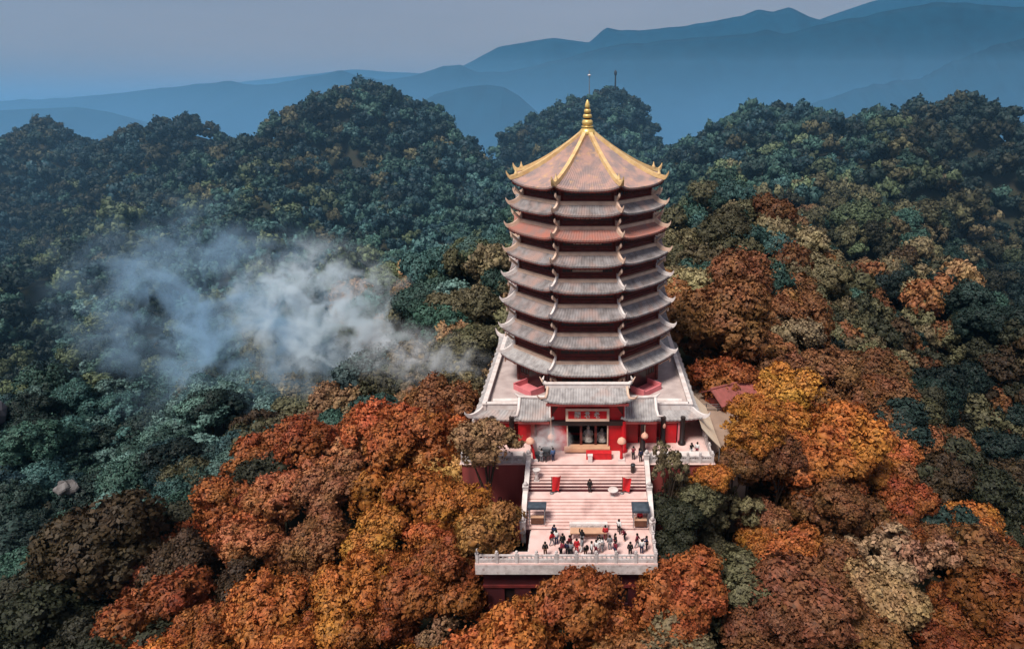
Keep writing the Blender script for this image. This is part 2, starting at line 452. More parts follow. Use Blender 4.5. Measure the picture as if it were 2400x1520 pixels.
def sheet(name, xs, ys, zf, mat):
    gx, gy = np.meshgrid(xs, ys)
    z = np.concatenate([zf(gx[i], gy[i]) for i in range(len(ys))])
    v = np.stack([gx.ravel(), gy.ravel(), z], 1)
    nx, ny = len(xs), len(ys)
    idx = (np.arange(ny - 1)[:, None] * nx + np.arange(nx - 1)[None]).ravel()
    f = np.stack([idx, idx + 1, idx + nx + 1, idx + nx], 1)
    me = bpy.data.meshes.new(name)
    me.from_pydata(v.tolist(), [], f.tolist())
    me.materials.append(mat)
    me.polygons.foreach_set('use_smooth', [True] * len(f))
    return link(name, me)

tag(sheet('hill_terrain', np.linspace(-585, 465, 240), np.linspace(-136, 545, 170), ground, M['soil']), 'steep forest floor under the trees of the near hills', 'hill', kind='structure')

# the plain far below and the mountain ranges behind it
b = MB()
b.grid([[(-16000, -3000, -420), (16000, -3000, -420)], [(-16000, 15500, -420), (16000, 15500, -420)]])
tag(b.build('ground', M['plain']), 'broad valley floor below the hills', 'ground', kind='structure')

def fbm(x, y, seed, octs=5, f0=1.0):
    s = np.zeros_like(x)
    r = np.random.default_rng(seed)
    a = 1.0
    for k in range(octs):
        for q in range(3):
            th, ph = r.uniform(0, PI), r.uniform(0, 6.28)
            fr = f0 * (2 ** k) * r.uniform(0.8, 1.25)
            s += a / 3 * np.sin(fr * (x * math.cos(th) + y * math.sin(th)) + ph)
        a *= 0.5
    return s

def mountain(name, label, crest, dist, depth, seed, rough):
    """crest: (x, z) points of the skyline in metres, standing at y = dist; slopes fall to the plain on both sides"""
    cx = np.array([p[0] for p in crest])
    cz = np.array([p[1] for p in crest])
    nx, ny = 260, 40
    xs = np.linspace(cx[0], cx[-1], nx)
    v = np.linspace(-1, 0.5, ny)
    gx, gv = np.meshgrid(xs, v)
    h = np.interp(gx, cx, cz) + 420
    # smooth the skyline a little, then roughen it
    L = max((cx[-1] - cx[0]) / 40, 90.0)
    bend = fbm(gx / L, gv * 1.5, seed, 3) * depth * 0.16
    prof = np.where(gv < 0, (1 - np.abs(gv)) ** 1.25, np.clip(1 - gv * 2, 0, 1))
    spur = fbm(gx / L * 1.6, gv * 3, seed + 1, 5)
    z = -422 + h * prof * (1 + rough * spur * np.clip(np.abs(gv) * 3 + 0.06, 0, 1)) + rough * 40 * fbm(gx / L * 7, gv * 9, seed + 2, 3) * prof
    yy = dist + gv * depth + bend * np.clip(np.abs(gv) * 2, 0, 1)
    P = np.stack([gx.ravel(), yy.ravel(), np.maximum(z.ravel(), -422)], 1)
    idx = (np.arange(ny - 1)[:, None] * nx + np.arange(nx - 1)[None]).ravel()
    f = np.stack([idx, idx + 1, idx + nx + 1, idx + nx], 1)
    me = bpy.data.meshes.new(name)
    me.from_pydata(P.tolist(), [], f.tolist())
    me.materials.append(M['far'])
    me.polygons.foreach_set('use_smooth', [True] * len(f))
    return tag(link(name, me), label, 'mountain', kind='structure')

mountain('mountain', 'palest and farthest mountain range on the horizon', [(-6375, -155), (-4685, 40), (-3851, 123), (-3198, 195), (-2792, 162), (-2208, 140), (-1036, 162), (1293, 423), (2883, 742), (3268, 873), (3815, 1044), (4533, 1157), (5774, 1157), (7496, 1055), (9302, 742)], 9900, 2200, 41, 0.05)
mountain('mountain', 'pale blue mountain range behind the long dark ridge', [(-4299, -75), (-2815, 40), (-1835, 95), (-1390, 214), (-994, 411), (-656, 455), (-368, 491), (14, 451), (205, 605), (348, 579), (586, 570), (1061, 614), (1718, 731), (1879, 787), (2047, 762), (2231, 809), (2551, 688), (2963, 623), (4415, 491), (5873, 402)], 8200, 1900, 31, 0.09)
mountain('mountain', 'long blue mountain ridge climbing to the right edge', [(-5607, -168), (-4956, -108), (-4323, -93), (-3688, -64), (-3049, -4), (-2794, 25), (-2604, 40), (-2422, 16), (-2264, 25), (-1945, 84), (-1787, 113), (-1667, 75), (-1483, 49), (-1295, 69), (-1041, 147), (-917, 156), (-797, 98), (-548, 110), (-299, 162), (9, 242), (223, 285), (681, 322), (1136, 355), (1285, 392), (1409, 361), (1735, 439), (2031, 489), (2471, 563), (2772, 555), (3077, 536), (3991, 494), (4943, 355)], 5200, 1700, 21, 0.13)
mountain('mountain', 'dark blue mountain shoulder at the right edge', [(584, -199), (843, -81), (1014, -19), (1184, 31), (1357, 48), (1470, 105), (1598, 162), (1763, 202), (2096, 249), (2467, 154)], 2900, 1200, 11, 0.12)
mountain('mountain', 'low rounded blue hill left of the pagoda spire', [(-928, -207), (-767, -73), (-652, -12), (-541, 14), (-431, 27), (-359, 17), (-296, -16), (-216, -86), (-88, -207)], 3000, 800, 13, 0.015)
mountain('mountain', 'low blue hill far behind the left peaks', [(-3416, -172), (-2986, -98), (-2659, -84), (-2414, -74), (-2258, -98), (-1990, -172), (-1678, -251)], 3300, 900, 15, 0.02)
# ------------------------------------------------------------------ pagoda
C8, S8 = math.cos(PI / 8), math.sin(PI / 8)
pagoda = tag(empty('pagoda', (0, 0, -1.6)), 'tall octagonal red pagoda with eight stacked grey roofs and gilt spire', 'pagoda')
Z0 = -1.6                                   # parts are built in world metres and shifted by the root's own height

def part(b, name, mat, parent=None, rz=0.0):
    """a part of the pagoda: first level hangs on the root, deeper ones on their part"""
    if parent is None:
        return b.build(name, mat, pagoda, loc=(0, 0, -Z0), rz=rz)
    return b.build(name, mat, parent, rz=rz)

def fall(v, e):
    return 1 - (1 - v) ** e

def roof_point(u, v, Ri, Re, zb, ze, e=1.4, lift=0.5, flare=0.16):
    k = abs(u) ** 3.5 * v * v
    Rv = lerp(Ri, Re, v) + flare * k
    return (u * Rv * S8, -Rv * C8, lerp(zb, ze, fall(v, e)) + lift * k)

def tile_panel(Ri, Re, zb, ze, rows, nv=6, e=1.4, lift=0.5, flare=0.16, bump=0.07):
    b = MB()
    us, bs = [], []
    for i in range(rows):
        for q, h in ((0.0, 0.0), (0.28, 0.7), (0.5, 1.0), (0.72, 0.7)):
            us.append(-1 + 2 * (i + q) / rows)
            bs.append(h * bump)
    us.append(1.0)
    bs.append(0.0)
    grid = []
    for j in range(nv + 1):
        v = j / nv
        row = []
        for u, h in zip(us, bs):
            x, y, z = roof_point(u, v, Ri, Re, zb, ze, e, lift, flare)
            row.append((x, y, z + h))
        grid.append(row)
    # each course of tiles steps down on the next one
    out = []
    for j, row in enumerate(grid):
        if 0 < j < nv:
            out.append([(x, y, z - 0.03) for x, y, z in row])
            out.append([(x, y - 0.01, z + 0.02) for x, y, z in row])
        else:
            out.append(row)
    out.append([(x, y + 0.02, z - 0.14 - bump) for x, y, z in grid[-1]])
    b.grid(out[::-1])
    return b

def eave_ring(Rw, Re, ze, lift=0.5, flare=0.16):
    """fascia and soffit under the tiles, all eight sides"""
    b = MB()
    n = 12
    for k in range(8):
        c, s = math.cos(k * PI / 4), math.sin(k * PI / 4)
        def rot(p):
            return (c * p[0] - s * p[1], s * p[0] + c * p[1], p[2])
        edge = [roof_point(-1 + 2 * i / n, 1.0, Re - 0.5, Re - 0.06, ze, ze, 1.4, lift, flare) for i in range(n + 1)]
        rows = [[rot((x, y, z - 0.06)) for x, y, z in edge], [rot((x, y, z - 0.34)) for x, y, z in edge],
                [rot((x * 0.985, y * 0.985, z - 0.36)) for x, y, z in edge],
                [rot((u * Rw * S8, -Rw * C8, ze + 0.02)) for u in [-1 + 2 * i / n for i in range(n + 1)]]]
        b.grid(rows[::-1])
        # rafter ends
        for i in range(14):
            u = -0.92 + 1.84 * i / 13
            p0 = roof_point(u, 0.98, Rw, Re - 0.1, ze + 0.05, ze, 1.0, lift, flare)
            p1 = (u * (Rw + 0.3) * S8, -(Rw + 0.3) * C8, ze - 0.08)
            q0, q1 = rot((p0[0], p0[1], p0[2] - 0.42)), rot(p1)
            b.tube([q0, q1], 0.07, 4)
    return b

def hip_fin(Ri, Re, zb, ze, e=1.4, lift=0.5, flare=0.16, h0=1.0, th=0.3, tip=0.42, curl=0.45):
    """the ridge that runs down a corner and curls up at the end; built along +X"""
    st = []
    n = 9
    for i in range(n + 1):
        v = i / n
        r = lerp(Ri, Re, v) + flare * v * v
        zr = lerp(zb, ze, fall(v, e)) + lift * v * v
        st.append((r, zr - 0.12, zr + lerp(h0, 0.34, v ** 0.6)))
    r1, zl, zh = st[-1]
    for q in (0.35, 0.7, 1.0):
        st.append((r1 + tip * q, zl + 0.12 * q + curl * q * q, lerp(zh, zl + 0.28 + curl * 1.25, q * q) + 0.04))
    b = MB()
    vs = []
    for i, (r, lo, hi) in enumerate(st):
        w = th / 2 * (1.0 if i <= n else lerp(1.0, 0.3, (i - n) / 3))
        vs += [(r, -w, lo), (r, w, lo), (r, w * 0.8, hi), (r, -w * 0.8, hi)]
    fs = [(0, 1, 2, 3)]
    for i in range(len(st) - 1):
        o = i * 4
        for a, c in ((0, 1), (1, 2), (2, 3), (3, 0)):
            fs.append((o + a, o + 4 + a, o + 4 + c, o + c))
    o = (len(st) - 1) * 4
    fs.append((o + 3, o + 2, o + 1, o))
    b.add(vs, fs)
    return b

def ridge_band(Ri, zb, h=0.24, th=0.40):
    """cream ridge where a skirt roof meets the wall, one side, mitred at the corners"""
    b = MB()
    ro, ri = Ri + th * 0.62, Ri - th * 0.6
    poly = [(-ro * S8, -ro * C8, zb - 0.1), (ro * S8, -ro * C8, zb - 0.1), (ri * S8, -ri * C8, zb - 0.1), (-ri * S8, -ri * C8, zb - 0.1)]
    b.prism(poly, (0, 0, h + 0.1))
    r2, r3 = ro + 0.07, ri
    b.prism([(-r2 * S8, -r2 * C8, zb + h + 0.002), (r2 * S8, -r2 * C8, zb + h + 0.002), (r3 * S8, -r3 * C8, zb + h + 0.002), (-r3 * S8, -r3 * C8, zb + h + 0.002)], (0, 0, 0.08))
    return b

def bracket(Rw, Re, ze):
    b = MB()
    pts = [(Rw + 0.1, 0, ze - 1.35), (Rw + 0.45, 0, ze - 1.2), (Rw + 0.85, 0, ze - 0.8), (lerp(Rw, Re, 0.82), 0, ze - 0.3)]
    b.tube(pts, [0.09, 0.16, 0.17, 0.1], 6)
    b.tube([(lerp(Rw, Re, 0.8), 0, ze - 0.25), (lerp(Rw, Re, 0.8), 0, ze - 0.55), (lerp(Rw, Re, 0.8), 0, ze - 0.8)], [0.08, 0.16, 0.06], 6)
    return b

def oct_wall(Rw, z0, z1):
    b = MB()
    ring = [(Rw * math.cos(-PI / 2 + PI / 8 + k * PI / 4), Rw * math.sin(-PI / 2 + PI / 8 + k * PI / 4)) for k in range(8)]
    b.prism([(x, y, z0) for x, y in ring], (0, 0, z1 - z0))
    return b

def lattice(Rw, z0, z1):
    """timber window bay on one side: frame, sill board, mullions in front of a dark pane"""
    b = MB()
    a, w = Rw * C8, Rw * S8 * 1.72
    h = z1 - z0
    b.box(0, -a - 0.03, z0 + h * 0.62, w, 0.05, h * 0.62, mi=1)
    for zz, hh in ((z0 + 0.16, 0.26), (z0 + h * 0.33, 0.14), (z0 + h * 0.93, 0.2)):
        b.box(0, -a - 0.07, zz, w + 0.2, 0.12, hh)
    for i in range(13):
        x = -w / 2 + w * i / 12
        b.box(x, -a - 0.07, z0 + h * 0.62, 0.14 if i % 4 == 0 else 0.06, 0.10, h * 0.6)
    b.box(0, -a - 0.068, z0 + h * 0.7, w, 0.06, 0.06)
    return b

# eave radius, wall-ridge radius, eave height, wall-ridge height, tile, of the seven skirt roofs from below
TIERS = [
    (11.80, 10.06, 6.13, 7.15, 'tile_pale'), (11.48, 9.78, 9.54, 10.66, 'tile_grey'), (11.17, 9.49, 12.83, 14.14, 'tile_grey'),
    (10.85, 9.21, 16.10, 17.13, 'tile_grey'), (10.53, 8.92, 19.15, 20.27, 'tile_grey'), (10.22, 8.63, 22.09, 23.20, 'tile_red'), (9.90, 8.35, 24.83, 25.97, 'tile_grey')]
TOP_EAVE = 27.64
floor_z = 2.55
prevR = 10.06
for i in range(8):
    z0 = floor_z if i == 0 else TIERS[i - 1][3]
    z1 = (TIERS[i][2] if i < 7 else TOP_EAVE) + 0.25
    Rw = 9.65 if i == 0 else TIERS[i - 1][1] - 0.25
    st = part(oct_wall(Rw, z0, z1), 'storey', M['wall_red'])
    zz0 = z0 + (0.0 if i == 0 else 0.42)
    lat = lattice(Rw, zz0, z1 - 0.3).mesh('lattice_window', [M['wood'], M['black']])
    colm = MB().tube([(Rw - 0.02, 0, z0), (Rw - 0.02, 0, z1)], 0.26, 8).mesh('column', M['wood'])
    Re = TIERS[i][0] if i < 7 else 9.6
    ze = TIERS[i][2] if i < 7 else TOP_EAVE
    brm = bracket(Rw, Re, ze - 0.1).mesh('eave_bracket', M['cream'])
    for k in range(8):
        link('lattice_window', lat, st, rz=k * PI / 4)
        link('column', colm, st, rz=-PI / 2 + PI / 8 + k * PI / 4)
        link('eave_bracket', brm, st, rz=-PI / 2 + PI / 8 + k * PI / 4)
for i, (Re, Ri, ze, zb, tile) in enumerate(TIERS):
    Rw = 9.65 if i == 0 else TIERS[i - 1][1] - 0.25
    er = part(eave_ring(Rw - 0.2, Re, ze), 'eave', M['wood'])
    if tile == 'tile_red':
        er['label'] = 'eave whose tiles are terracotta red, third roof from the top'
    pm = tile_panel(Ri, Re, zb, ze, 24).mesh('roof_panel', M[tile])
    hm = hip_fin(Ri - 0.1, Re, zb, ze).mesh('hip_ridge', M['cream'] if i > 3 else M['white'])
    bm_ = ridge_band(Ri - 0.05, zb - 0.06).mesh('wall_ridge', M['cream'])
    for k in range(8):
        link('roof_panel', pm, er, rz=k * PI / 4)
        link('wall_ridge', bm_, er, rz=k * PI / 4)
        link('hip_ridge', hm, er, rz=-PI / 2 + PI / 8 + k * PI / 4)
# crowning roof
er = part(eave_ring(7.9, 9.6, TOP_EAVE, 0.6, 0.2), 'crowning_roof', M['wood'])
er['label'] = 'pointed crowning roof of mottled pink-brown tiles with thick yellow ridges'
pm = tile_panel(0.6, 9.6, 33.25, TOP_EAVE, 26, nv=16, e=1.22, lift=0.6, flare=0.2, bump=0.06).mesh('roof_panel', M['tile_top'])
hm = hip_fin(0.5, 9.6, 33.25, TOP_EAVE, e=1.22, lift=0.6, flare=0.2, h0=0.42, th=0.55, tip=0.5, curl=0.6).mesh('hip_ridge', M['gold'])
for k in range(8):
    link('roof_panel', pm, er, rz=k * PI / 4)
    link('hip_ridge', hm, er, rz=-PI / 2 + PI / 8 + k * PI / 4)
hb = MB()
hb.lathe([(0.18, 0), (0.3, 0.18), (0.18, 0.4), (0.1, 0.62), (0.02, 0.95)], 8)
horn = hb.mesh('ridge_figure', M['gold'])
for k in range(8):
    a = -PI / 2 + PI / 8 + k * PI / 4
    link('ridge_figure', horn, er, loc=(9.1 * math.cos(a), 9.1 * math.sin(a), TOP_EAVE + 0.85))
# spire
sp = part(MB().lathe([(0.30, 33.2), (0.34, 34.0), (0.30, 35.0), (0.2, 36.2)], 12), 'spire', M['dark'])
for name, prof in (('spire_base', [(1.0, 33.0), (1.05, 33.25), (0.85, 33.5), (0.62, 33.78), (0.74, 33.84), (0.72, 33.95), (0.4, 33.97)]),
                   ('spire_ring', [(0.48, 34.03), (0.64, 34.12), (0.65, 34.45), (0.52, 34.66), (0.3, 34.68)]),
                   ('spire_ring', [(0.42, 34.86), (0.54, 34.93), (0.54, 35.15), (0.44, 35.3), (0.25, 35.31)]),
                   ('spire_ring', [(0.33, 35.45), (0.42, 35.5), (0.41, 35.72), (0.33, 35.88), (0.2, 35.89)]),
                   ('spire_tip', [(0.25, 36.02), (0.31, 36.1), (0.29, 36.35), (0.18, 36.7), (0.05, 36.92)])):
    MB().lathe(prof, 18).build(name, M['spire_gold'], sp)
# small gilt name frames on the upper storeys
for zc, wd, hh in ((21.75, 3.1, 0.62), (18.35, 3.4, 0.12), (24.35, 2.9, 0.14)):
    b = MB()
    a = 8.95 * C8 + 0.1 if zc < 21 else (8.67 * C8 + 0.1 if zc < 23 else 8.38 * C8 + 0.1)
    b.box(0, -a - 0.1, zc, wd, 0.06, hh, mi=1)
    for q in (-1, 1):
        b.box(0, -a - 0.13, zc + q * hh / 2, wd + 0.1, 0.1, 0.07)
        b.box(q * wd / 2, -a - 0.13, zc, 0.07, 0.1, hh)
    if hh > 0.3:
        for q in (-0.5, 0.0, 0.5):
            b.box(q * wd * 0.55, -a - 0.13, zc, 0.07, 0.08, hh)
    part(b, 'name_board', [M['cream'], M['wood']])

# ---- base hall: square storey with a skirt roof, roof terrace and portico
hall = part(MB().span(-11.6, 11.6, -11.6, 11.6, -1.58, 2.4), 'base_hall', M['red'])
def sq_roof(half_i, half_o, zi, zo, rows, lift=0.55, flare=0.3):
    b = MB()
    us, bs = [], []
    for i in range(rows):
        for q, h in ((0.0, 0.0), (0.28, 0.7), (0.5, 1.0), (0.72, 0.7)):
            us.append(-1 + 2 * (i + q) / rows)
            bs.append(h * 0.07)
    us.append(1.0); bs.append(0.0)
    out = []
    for j in range(6):
        v = j / 5
        row = []
        for u, h in zip(us, bs):
            k = abs(u) ** 8 * v * v
            hv = lerp(half_i, half_o, v) + flare * k
            row.append((u * hv, -hv, lerp(zi, zo, fall(v, 1.3)) + lift * k + h))
        out.append(row)
    out.append([(x, y + 0.02, z - 0.2) for x, y, z in out[-1]])
    b.grid(out[::-1])
    return b
pm = sq_roof(12.15, 13.4, 2.55, 1.62, 60).mesh('roof_panel', M['tile_pale'])
fasc = MB()
for q in (0, 1):
    pass
fm = MB()
fm.grid([[(u * 13.3, -13.3, 1.62 - 0.2 + 0.55 * abs(u) ** 8) for u in np.linspace(-1, 1, 25)], [(u * 13.3, -13.3, 1.62 - 0.5 + 0.55 * abs(u) ** 8) for u in np.linspace(-1, 1, 25)],
         [(u * 11.7, -11.7, 1.5) for u in np.linspace(-1, 1, 25)]][::-1])
fmm = fm.mesh('fascia', M['retain'])
par = MB()
par.span(-12.45, 12.45, -12.35, -11.95, 2.4, 3.15)
par.span(-12.52, 12.52, -12.42, -11.88, 3.152, 3.28)
parm = par.mesh('parapet', M['white'])
hipm = hip_fin(12.15 * 1.414, 13.4 * 1.414, 2.6, 1.62, e=1.3, lift=0.55, flare=0.42, h0=0.6, th=0.34, tip=0.7, curl=0.6).mesh('hip_ridge', M['white'])
for k in range(4):
    link('roof_panel', pm, hall, rz=k * PI / 2)
    link('fascia', fmm, hall, rz=k * PI / 2)
    link('hip_ridge', hipm, hall, rz=-PI / 4 + k * PI / 2)
    if k:
        link('parapet', parm, hall, rz=k * PI / 2)
for s in (-1, 1):
    b = MB()
    b.span(min(s * 5.6, s * 11.98), max(s * 5.6, s * 11.98), -12.35, -11.95, 2.4, 3.15)
    b.span(min(s * 5.5, s * 12.0), max(s * 5.5, s * 12.0), -12.42, -11.88, 3.152, 3.28)
    b.build('parapet', M['white'], hall)
    # white upstand with a rounded coping, a little inside the front parapet
    b = MB()
    b.tube([(s * 6.0, -10.9, 2.86), (s * 8.5, -10.9, 2.9), (s * 11.3, -10.9, 2.86)], 0.36, 8)
    b.build('parapet_coping', M['white'], hall)
MB().span(-12.0, 12.0, -12.0, 12.0, 2.401, 2.55).build('roof_deck', M['roofdeck'], hall)
# pink balcony boxes at the diagonal doors of the first octagon storey
for s in (-1, 1):
    b = MB()
    ang = s * PI / 4
    def rp(x, y):
        return (math.cos(ang) * x - math.sin(ang) * y, math.sin(ang) * x + math.cos(ang) * y)
    cx, cyy = rp(0, -10.35)
    b.box(cx, cyy, 2.66, 3.4, 2.2, 0.2, rz=ang)
    for q in (-1, 1):
        x_, y_ = rp(q * 1.6, -10.35)
        b.box(x_, y_, 3.1, 0.2, 2.2, 0.66, rz=ang)
    x_, y_ = rp(0, -11.35)
    b.box(x_, y_, 3.0, 3.0, 0.2, 0.45, rz=ang)
    b.build('door_porch', M['pink'], hall)
    b = MB()
    x_, y_ = rp(0, -9.05)
    b.box(x_, y_, 4.1, 2.4, 0.4, 2.6, rz=ang)
    b.build('door', M['black'], hall)

# portico: tall middle roof, two lower wings
def gable(x0, x1, yr, zr, ye, ze, rows, lift=0.5, sweep=0.6):
    """one slope from the ridge (yr, zr) to the eave (ye, ze), tips swept up and out at the ends"""
    b = MB()
    us, bs = [], []
    for i in range(rows):
        for q, h in ((0.0, 0.0), (0.28, 0.7), (0.5, 1.0), (0.72, 0.7)):
            us.append((i + q) / rows)
            bs.append(h * 0.08)
    us.append(1.0); bs.append(0.0)
    out = []
    for j in range(7):
        v = j / 6
        row = []
        for u, h in zip(us, bs):
            e = abs(2 * u - 1) ** 6 * v * v
            row.append((lerp(x0, x1, u) + (2 * u - 1) * sweep * e, lerp(yr, ye, v), lerp(zr, ze, fall(v, 1.35)) + lift * e + h))
        out.append(row)
    out.append([(x, y + 0.02 * (1 if ye < yr else -1), z - 0.2) for x, y, z in out[-1]])
    b.grid(out[::-1] if ye < yr else out)
    return b
gable(-4.55, 4.55, -14.4, 6.40, -16.5, 5.32, 30).build('portico_roof', M['tile_pale'], hall)
gable(-4.55, 4.55, -14.4, 6.40, -12.3, 5.32, 30).build('portico_roof', M['tile_pale'], hall)
b = MB()
b.span(-4.8, 4.8, -14.62, -14.18, 6.3, 6.75)
b.span(-4.85, 4.85, -14.68, -14.12, 6.752, 6.86)
for s in (-1, 1):
    b.tube([(s * 4.6, -14.4, 6.7), (s * 4.95, -14.4, 6.95), (s * 5.05, -14.4, 7.35), (s * 4.9, -14.4, 7.7)], [0.24, 0.22, 0.14, 0.05], 6)
b.build('portico_ridge', M['white'], hall)
for s in (-1, 1):
    b = MB()
    for q in (-1, 1):
        pts = [(s * 4.5, -14.4, 6.5), (s * 4.55, -14.4 + q * 1.0, 5.95), (s * 4.7, -14.4 + q * 1.75, 5.75), (s * 5.25, -14.4 + q * 2.25, 6.0), (s * 5.6, -14.4 + q * 2.5, 6.5)]
        b.tube(pts, [0.16, 0.16, 0.16, 0.13, 0.05], 6)
    b.build('gable_ridge', M['cream'], hall)
b = MB()
b.span(-4.6, 4.6, -16.42, -16.3, 4.92, 5.2)
b.span(-4.5, 4.5, -16.28, -12.4, 4.98, 5.15)
b.build('portico_fascia', M['retain'], hall)
b = MB()
for q in range(22):
    b.box(-4.3 + 8.6 * q / 21, -15.9, 4.86, 0.12, 0.9, 0.16)
b.build('portico_rafters', M['wood'], hall)
for s in (-1, 1):
    xa, xb = (4.15, 8.0) if s > 0 else (-8.0, -4.15)
    gable(xa, xb, -12.9, 4.25, -15.3, 2.55, 13, 0.35, 0.35).build('wing_roof', M['tile_pale'], hall)
    gable(xa, xb, -12.9, 4.25, -11.4, 3.0, 13, 0.2, 0.3).build('wing_roof', M['tile_pale'], hall)
    b = MB()
    b.tube([(s * 4.2, -12.9, 4.4), (s * 6.5, -12.9, 4.34), (s * 8.0, -12.9, 4.45), (s * 8.5, -12.9, 4.9)], [0.2, 0.2, 0.2, 0.06], 6)
    b.tube([(s * 7.9, -12.95, 4.35), (s * 7.95, -14.0, 3.3), (s * 8.1, -15.0, 2.95), (s * 8.6, -15.6, 3.3)], [0.2, 0.2, 0.17, 0.05], 6)
    b.tube([(s * 4.25, -12.95, 4.35), (s * 4.25, -14.0, 3.3), (s * 4.25, -15.2, 2.8)], [0.16, 0.16, 0.14], 6)
    b.build('wing_ridge', M['white'], hall)
    b = MB()
    b.span(min(s * 4.25, s * 7.9), max(s * 4.25, s * 7.9), -15.22, -15.1, 2.06, 2.36)
    b.span(min(s * 4.3, s * 7.8), max(s * 4.3, s * 7.8), -15.08, -11.62, 2.1, 2.25)
    b.build('wing_fascia', M['retain'], hall)
    # gable end wall of the wing and of the portico
    b = MB()
    b.prism([(s * 7.7, -11.6, 2.26), (s * 7.7, -14.6, 2.26), (s * 7.7, -12.9, 4.0)], (s * 0.12, 0, 0))
    b.prism([(s * 4.1, -12.5, 2.5), (s * 4.1, -15.2, 2.5), (s * 4.1, -15.2, 4.95), (s * 4.1, -14.4, 6.2), (s * 4.1, -12.5, 4.95)], (s * 0.12, 0, 0))
    b.build('gable_wall', M['red'], hall)
# front of the portico: red spandrels, black beam, door opening with an interior
for s in (-1, 1):
    b = MB()
    b.span(min(s * 2.35, s * 4.1), max(s * 2.35, s * 4.1), -14.9, -14.7, -1.58, 1.85)
    b.build('front_panel', M['red'], hall)
    b = MB()
    b.box(s * 2.33, -14.95, 0.35, 0.14, 0.16, 3.0)
    b.build('door_jamb', M['cream'], hall)
MB().span(-4.1, 4.1, -14.9, -14.7, 2.45, 4.95).build('front_panel', M['red'], hall)
b = MB()
b.span(-4.25, 4.25, -15.25, -14.92, 1.87, 2.43)
b.build('lintel_beam', M['black'], hall)
for s in (-1, 1):
    b = MB()
    b.prism([(s * 2.6, -15.0, 4.9), (s * 4.1, -15.0, 4.9), (s * 4.1, -15.0, 3.0), (s * 3.6, -15.0, 3.7), (s * 3.3, -15.0, 4.2)], (0, 0.07, 0))
    b.build('spandrel_bracket', M['wood'], hall)
b = MB()
b.span(-2.6, 2.6, -11.615, -11.605, -1.0, 1.9)
b.build('doorway_back', M['black'], hall)
b = MB()
for x_ in (-0.75, 0.95):
    b.box(x_, -14.5, 0.4, 0.28, 0.28, 2.8)
b.build('door_post', M['wood'], hall)
MB().span(-2.7, 2.6, -15.6, -14.5, -1.36, -0.95).build('door_sill', M['sill'], hall)
MB().span(-2.5, 2.5, -15.2, -14.52, -1.6, -1.362).build('sill_base', M['red'], hall)
for x_, mm in ((-6.2, 'wood'), (-4.2, 'wood'), (4.2, 'red'), (6.4, 'black'), (8.9, 'black'), (11.2, 'black'), (-8.9, 'black'), (-11.2, 'black')):
    y_ = -15.0 if abs(x_) < 7 else -13.3
    b = MB()
    b.lathe([(0.46, -1.58), (0.46, -1.3), (0.32, -1.22), (0.30, 2.0 if abs(x_) > 5 else 2.4)], 12, (x_, y_, 0))
    b.build('porch_column', M[mm], hall)
for s in (-1, 1):
    for x_ in (9.55, 7.2, 5.0):
        b = MB()
        b.box(s * x_, -13.0, 0.02, 1.9, 0.12, 3.18)
        for q in (-0.95, 0.0, 0.95):
            b.box(s * x_ + q, -13.07, 0.02, 0.1, 0.08, 3.16)
        b.box(s * x_, -13.08, 0.9, 1.9, 0.08, 0.1)
        b.build('wall_panel', M['red'], hall)
    b = MB()
    b.span(min(s * 10.7, s * 11.5), max(s * 10.7, s * 11.5), -13.06, -11.62, -1.58, 1.5)
    b.build('side_pier', M['pink'], hall)

# name plaque with its three characters, read from the right
plq = tag(empty('name_plaque', (0, -15.32, 3.3)), 'red name plaque with cream frame and three pale characters over the door', 'plaque')
plq.rotation_euler = (R(-8), 0, 0)
MB().span(-2.25, 2.25, -0.02, 0.12, -0.52, 0.52).build('board', M['redcloth'], plq)
b = MB()
for s in (-1, 1):
    b.span(min(s * 2.2, s * 2.48), max(s * 2.2, s * 2.48), -0.12, 0.14, -0.74, 0.74)
    b.span(-2.2, 2.2, -0.118, 0.138, min(s * 0.48, s * 0.74), max(s * 0.48, s * 0.74))
b.build('frame', M['cream'], plq)
STROKES = {   # brush strokes on a unit square: each a polyline
    'lao': [((.2, .86), (.78, .86)), ((.48, 1), (.48, .64)), ((.05, .64), (.95, .64)), ((.85, .95), (.5, .6), (.08, .3)), ((.42, .42), (.42, .08), (.9, .06), (.92, .2)), ((.8, .42), (.44, .28))],
    'jun': [((.22, .95), (.76, .95), (.76, .66)), ((.05, .8), (.95, .8)), ((.22, .66), (.78, .66)), ((.46, .95), (.36, .5), (.06, .22)), ((.36, .42), (.82, .42), (.82, .04), (.36, .04), (.36, .42))],
    'ge': [((.08, .98), (.08, .02)), ((.08, .96), (.42, .96), (.42, .7), (.08, .7)), ((.08, .83), (.42, .83)), ((.92, .02), (.92, .96), (.58, .96), (.58, .7), (.92, .7)), ((.58, .83), (.92, .83)),
           ((.44, .62), (.24, .42)), ((.32, .58), (.7, .58), (.24, .34)), ((.36, .48), (.78, .36)), ((.34, .28), (.68, .28), (.68, .08), (.34, .08), (.34, .28))]}
for ch, x_ in (('ge', -1.12), ('jun', -0.02), ('lao', 1.06)):
    b = MB()
    for st in STROKES[ch]:
        for (ax, az), (bx, bz) in zip(st, st[1:]):
            dx, dz = (bx - ax) * 0.68, (bz - az) * 0.78
            L = math.hypot(dx, dz) or 1
            nx, nz = -dz / L * 0.045, dx / L * 0.045
            x0_, z0_ = x_ + (ax - 0.5) * 0.68, (az - 0.5) * 0.78
            b.prism([(x0_ - nx, -0.03, z0_ - nz), (x0_ + nx, -0.03, z0_ + nz), (x0_ + dx + nx, -0.03, z0_ + dz + nz), (x0_ + dx - nx, -0.03, z0_ + dz - nz)], (0, -0.05, 0))
    b.build('character', M['statue'], plq)
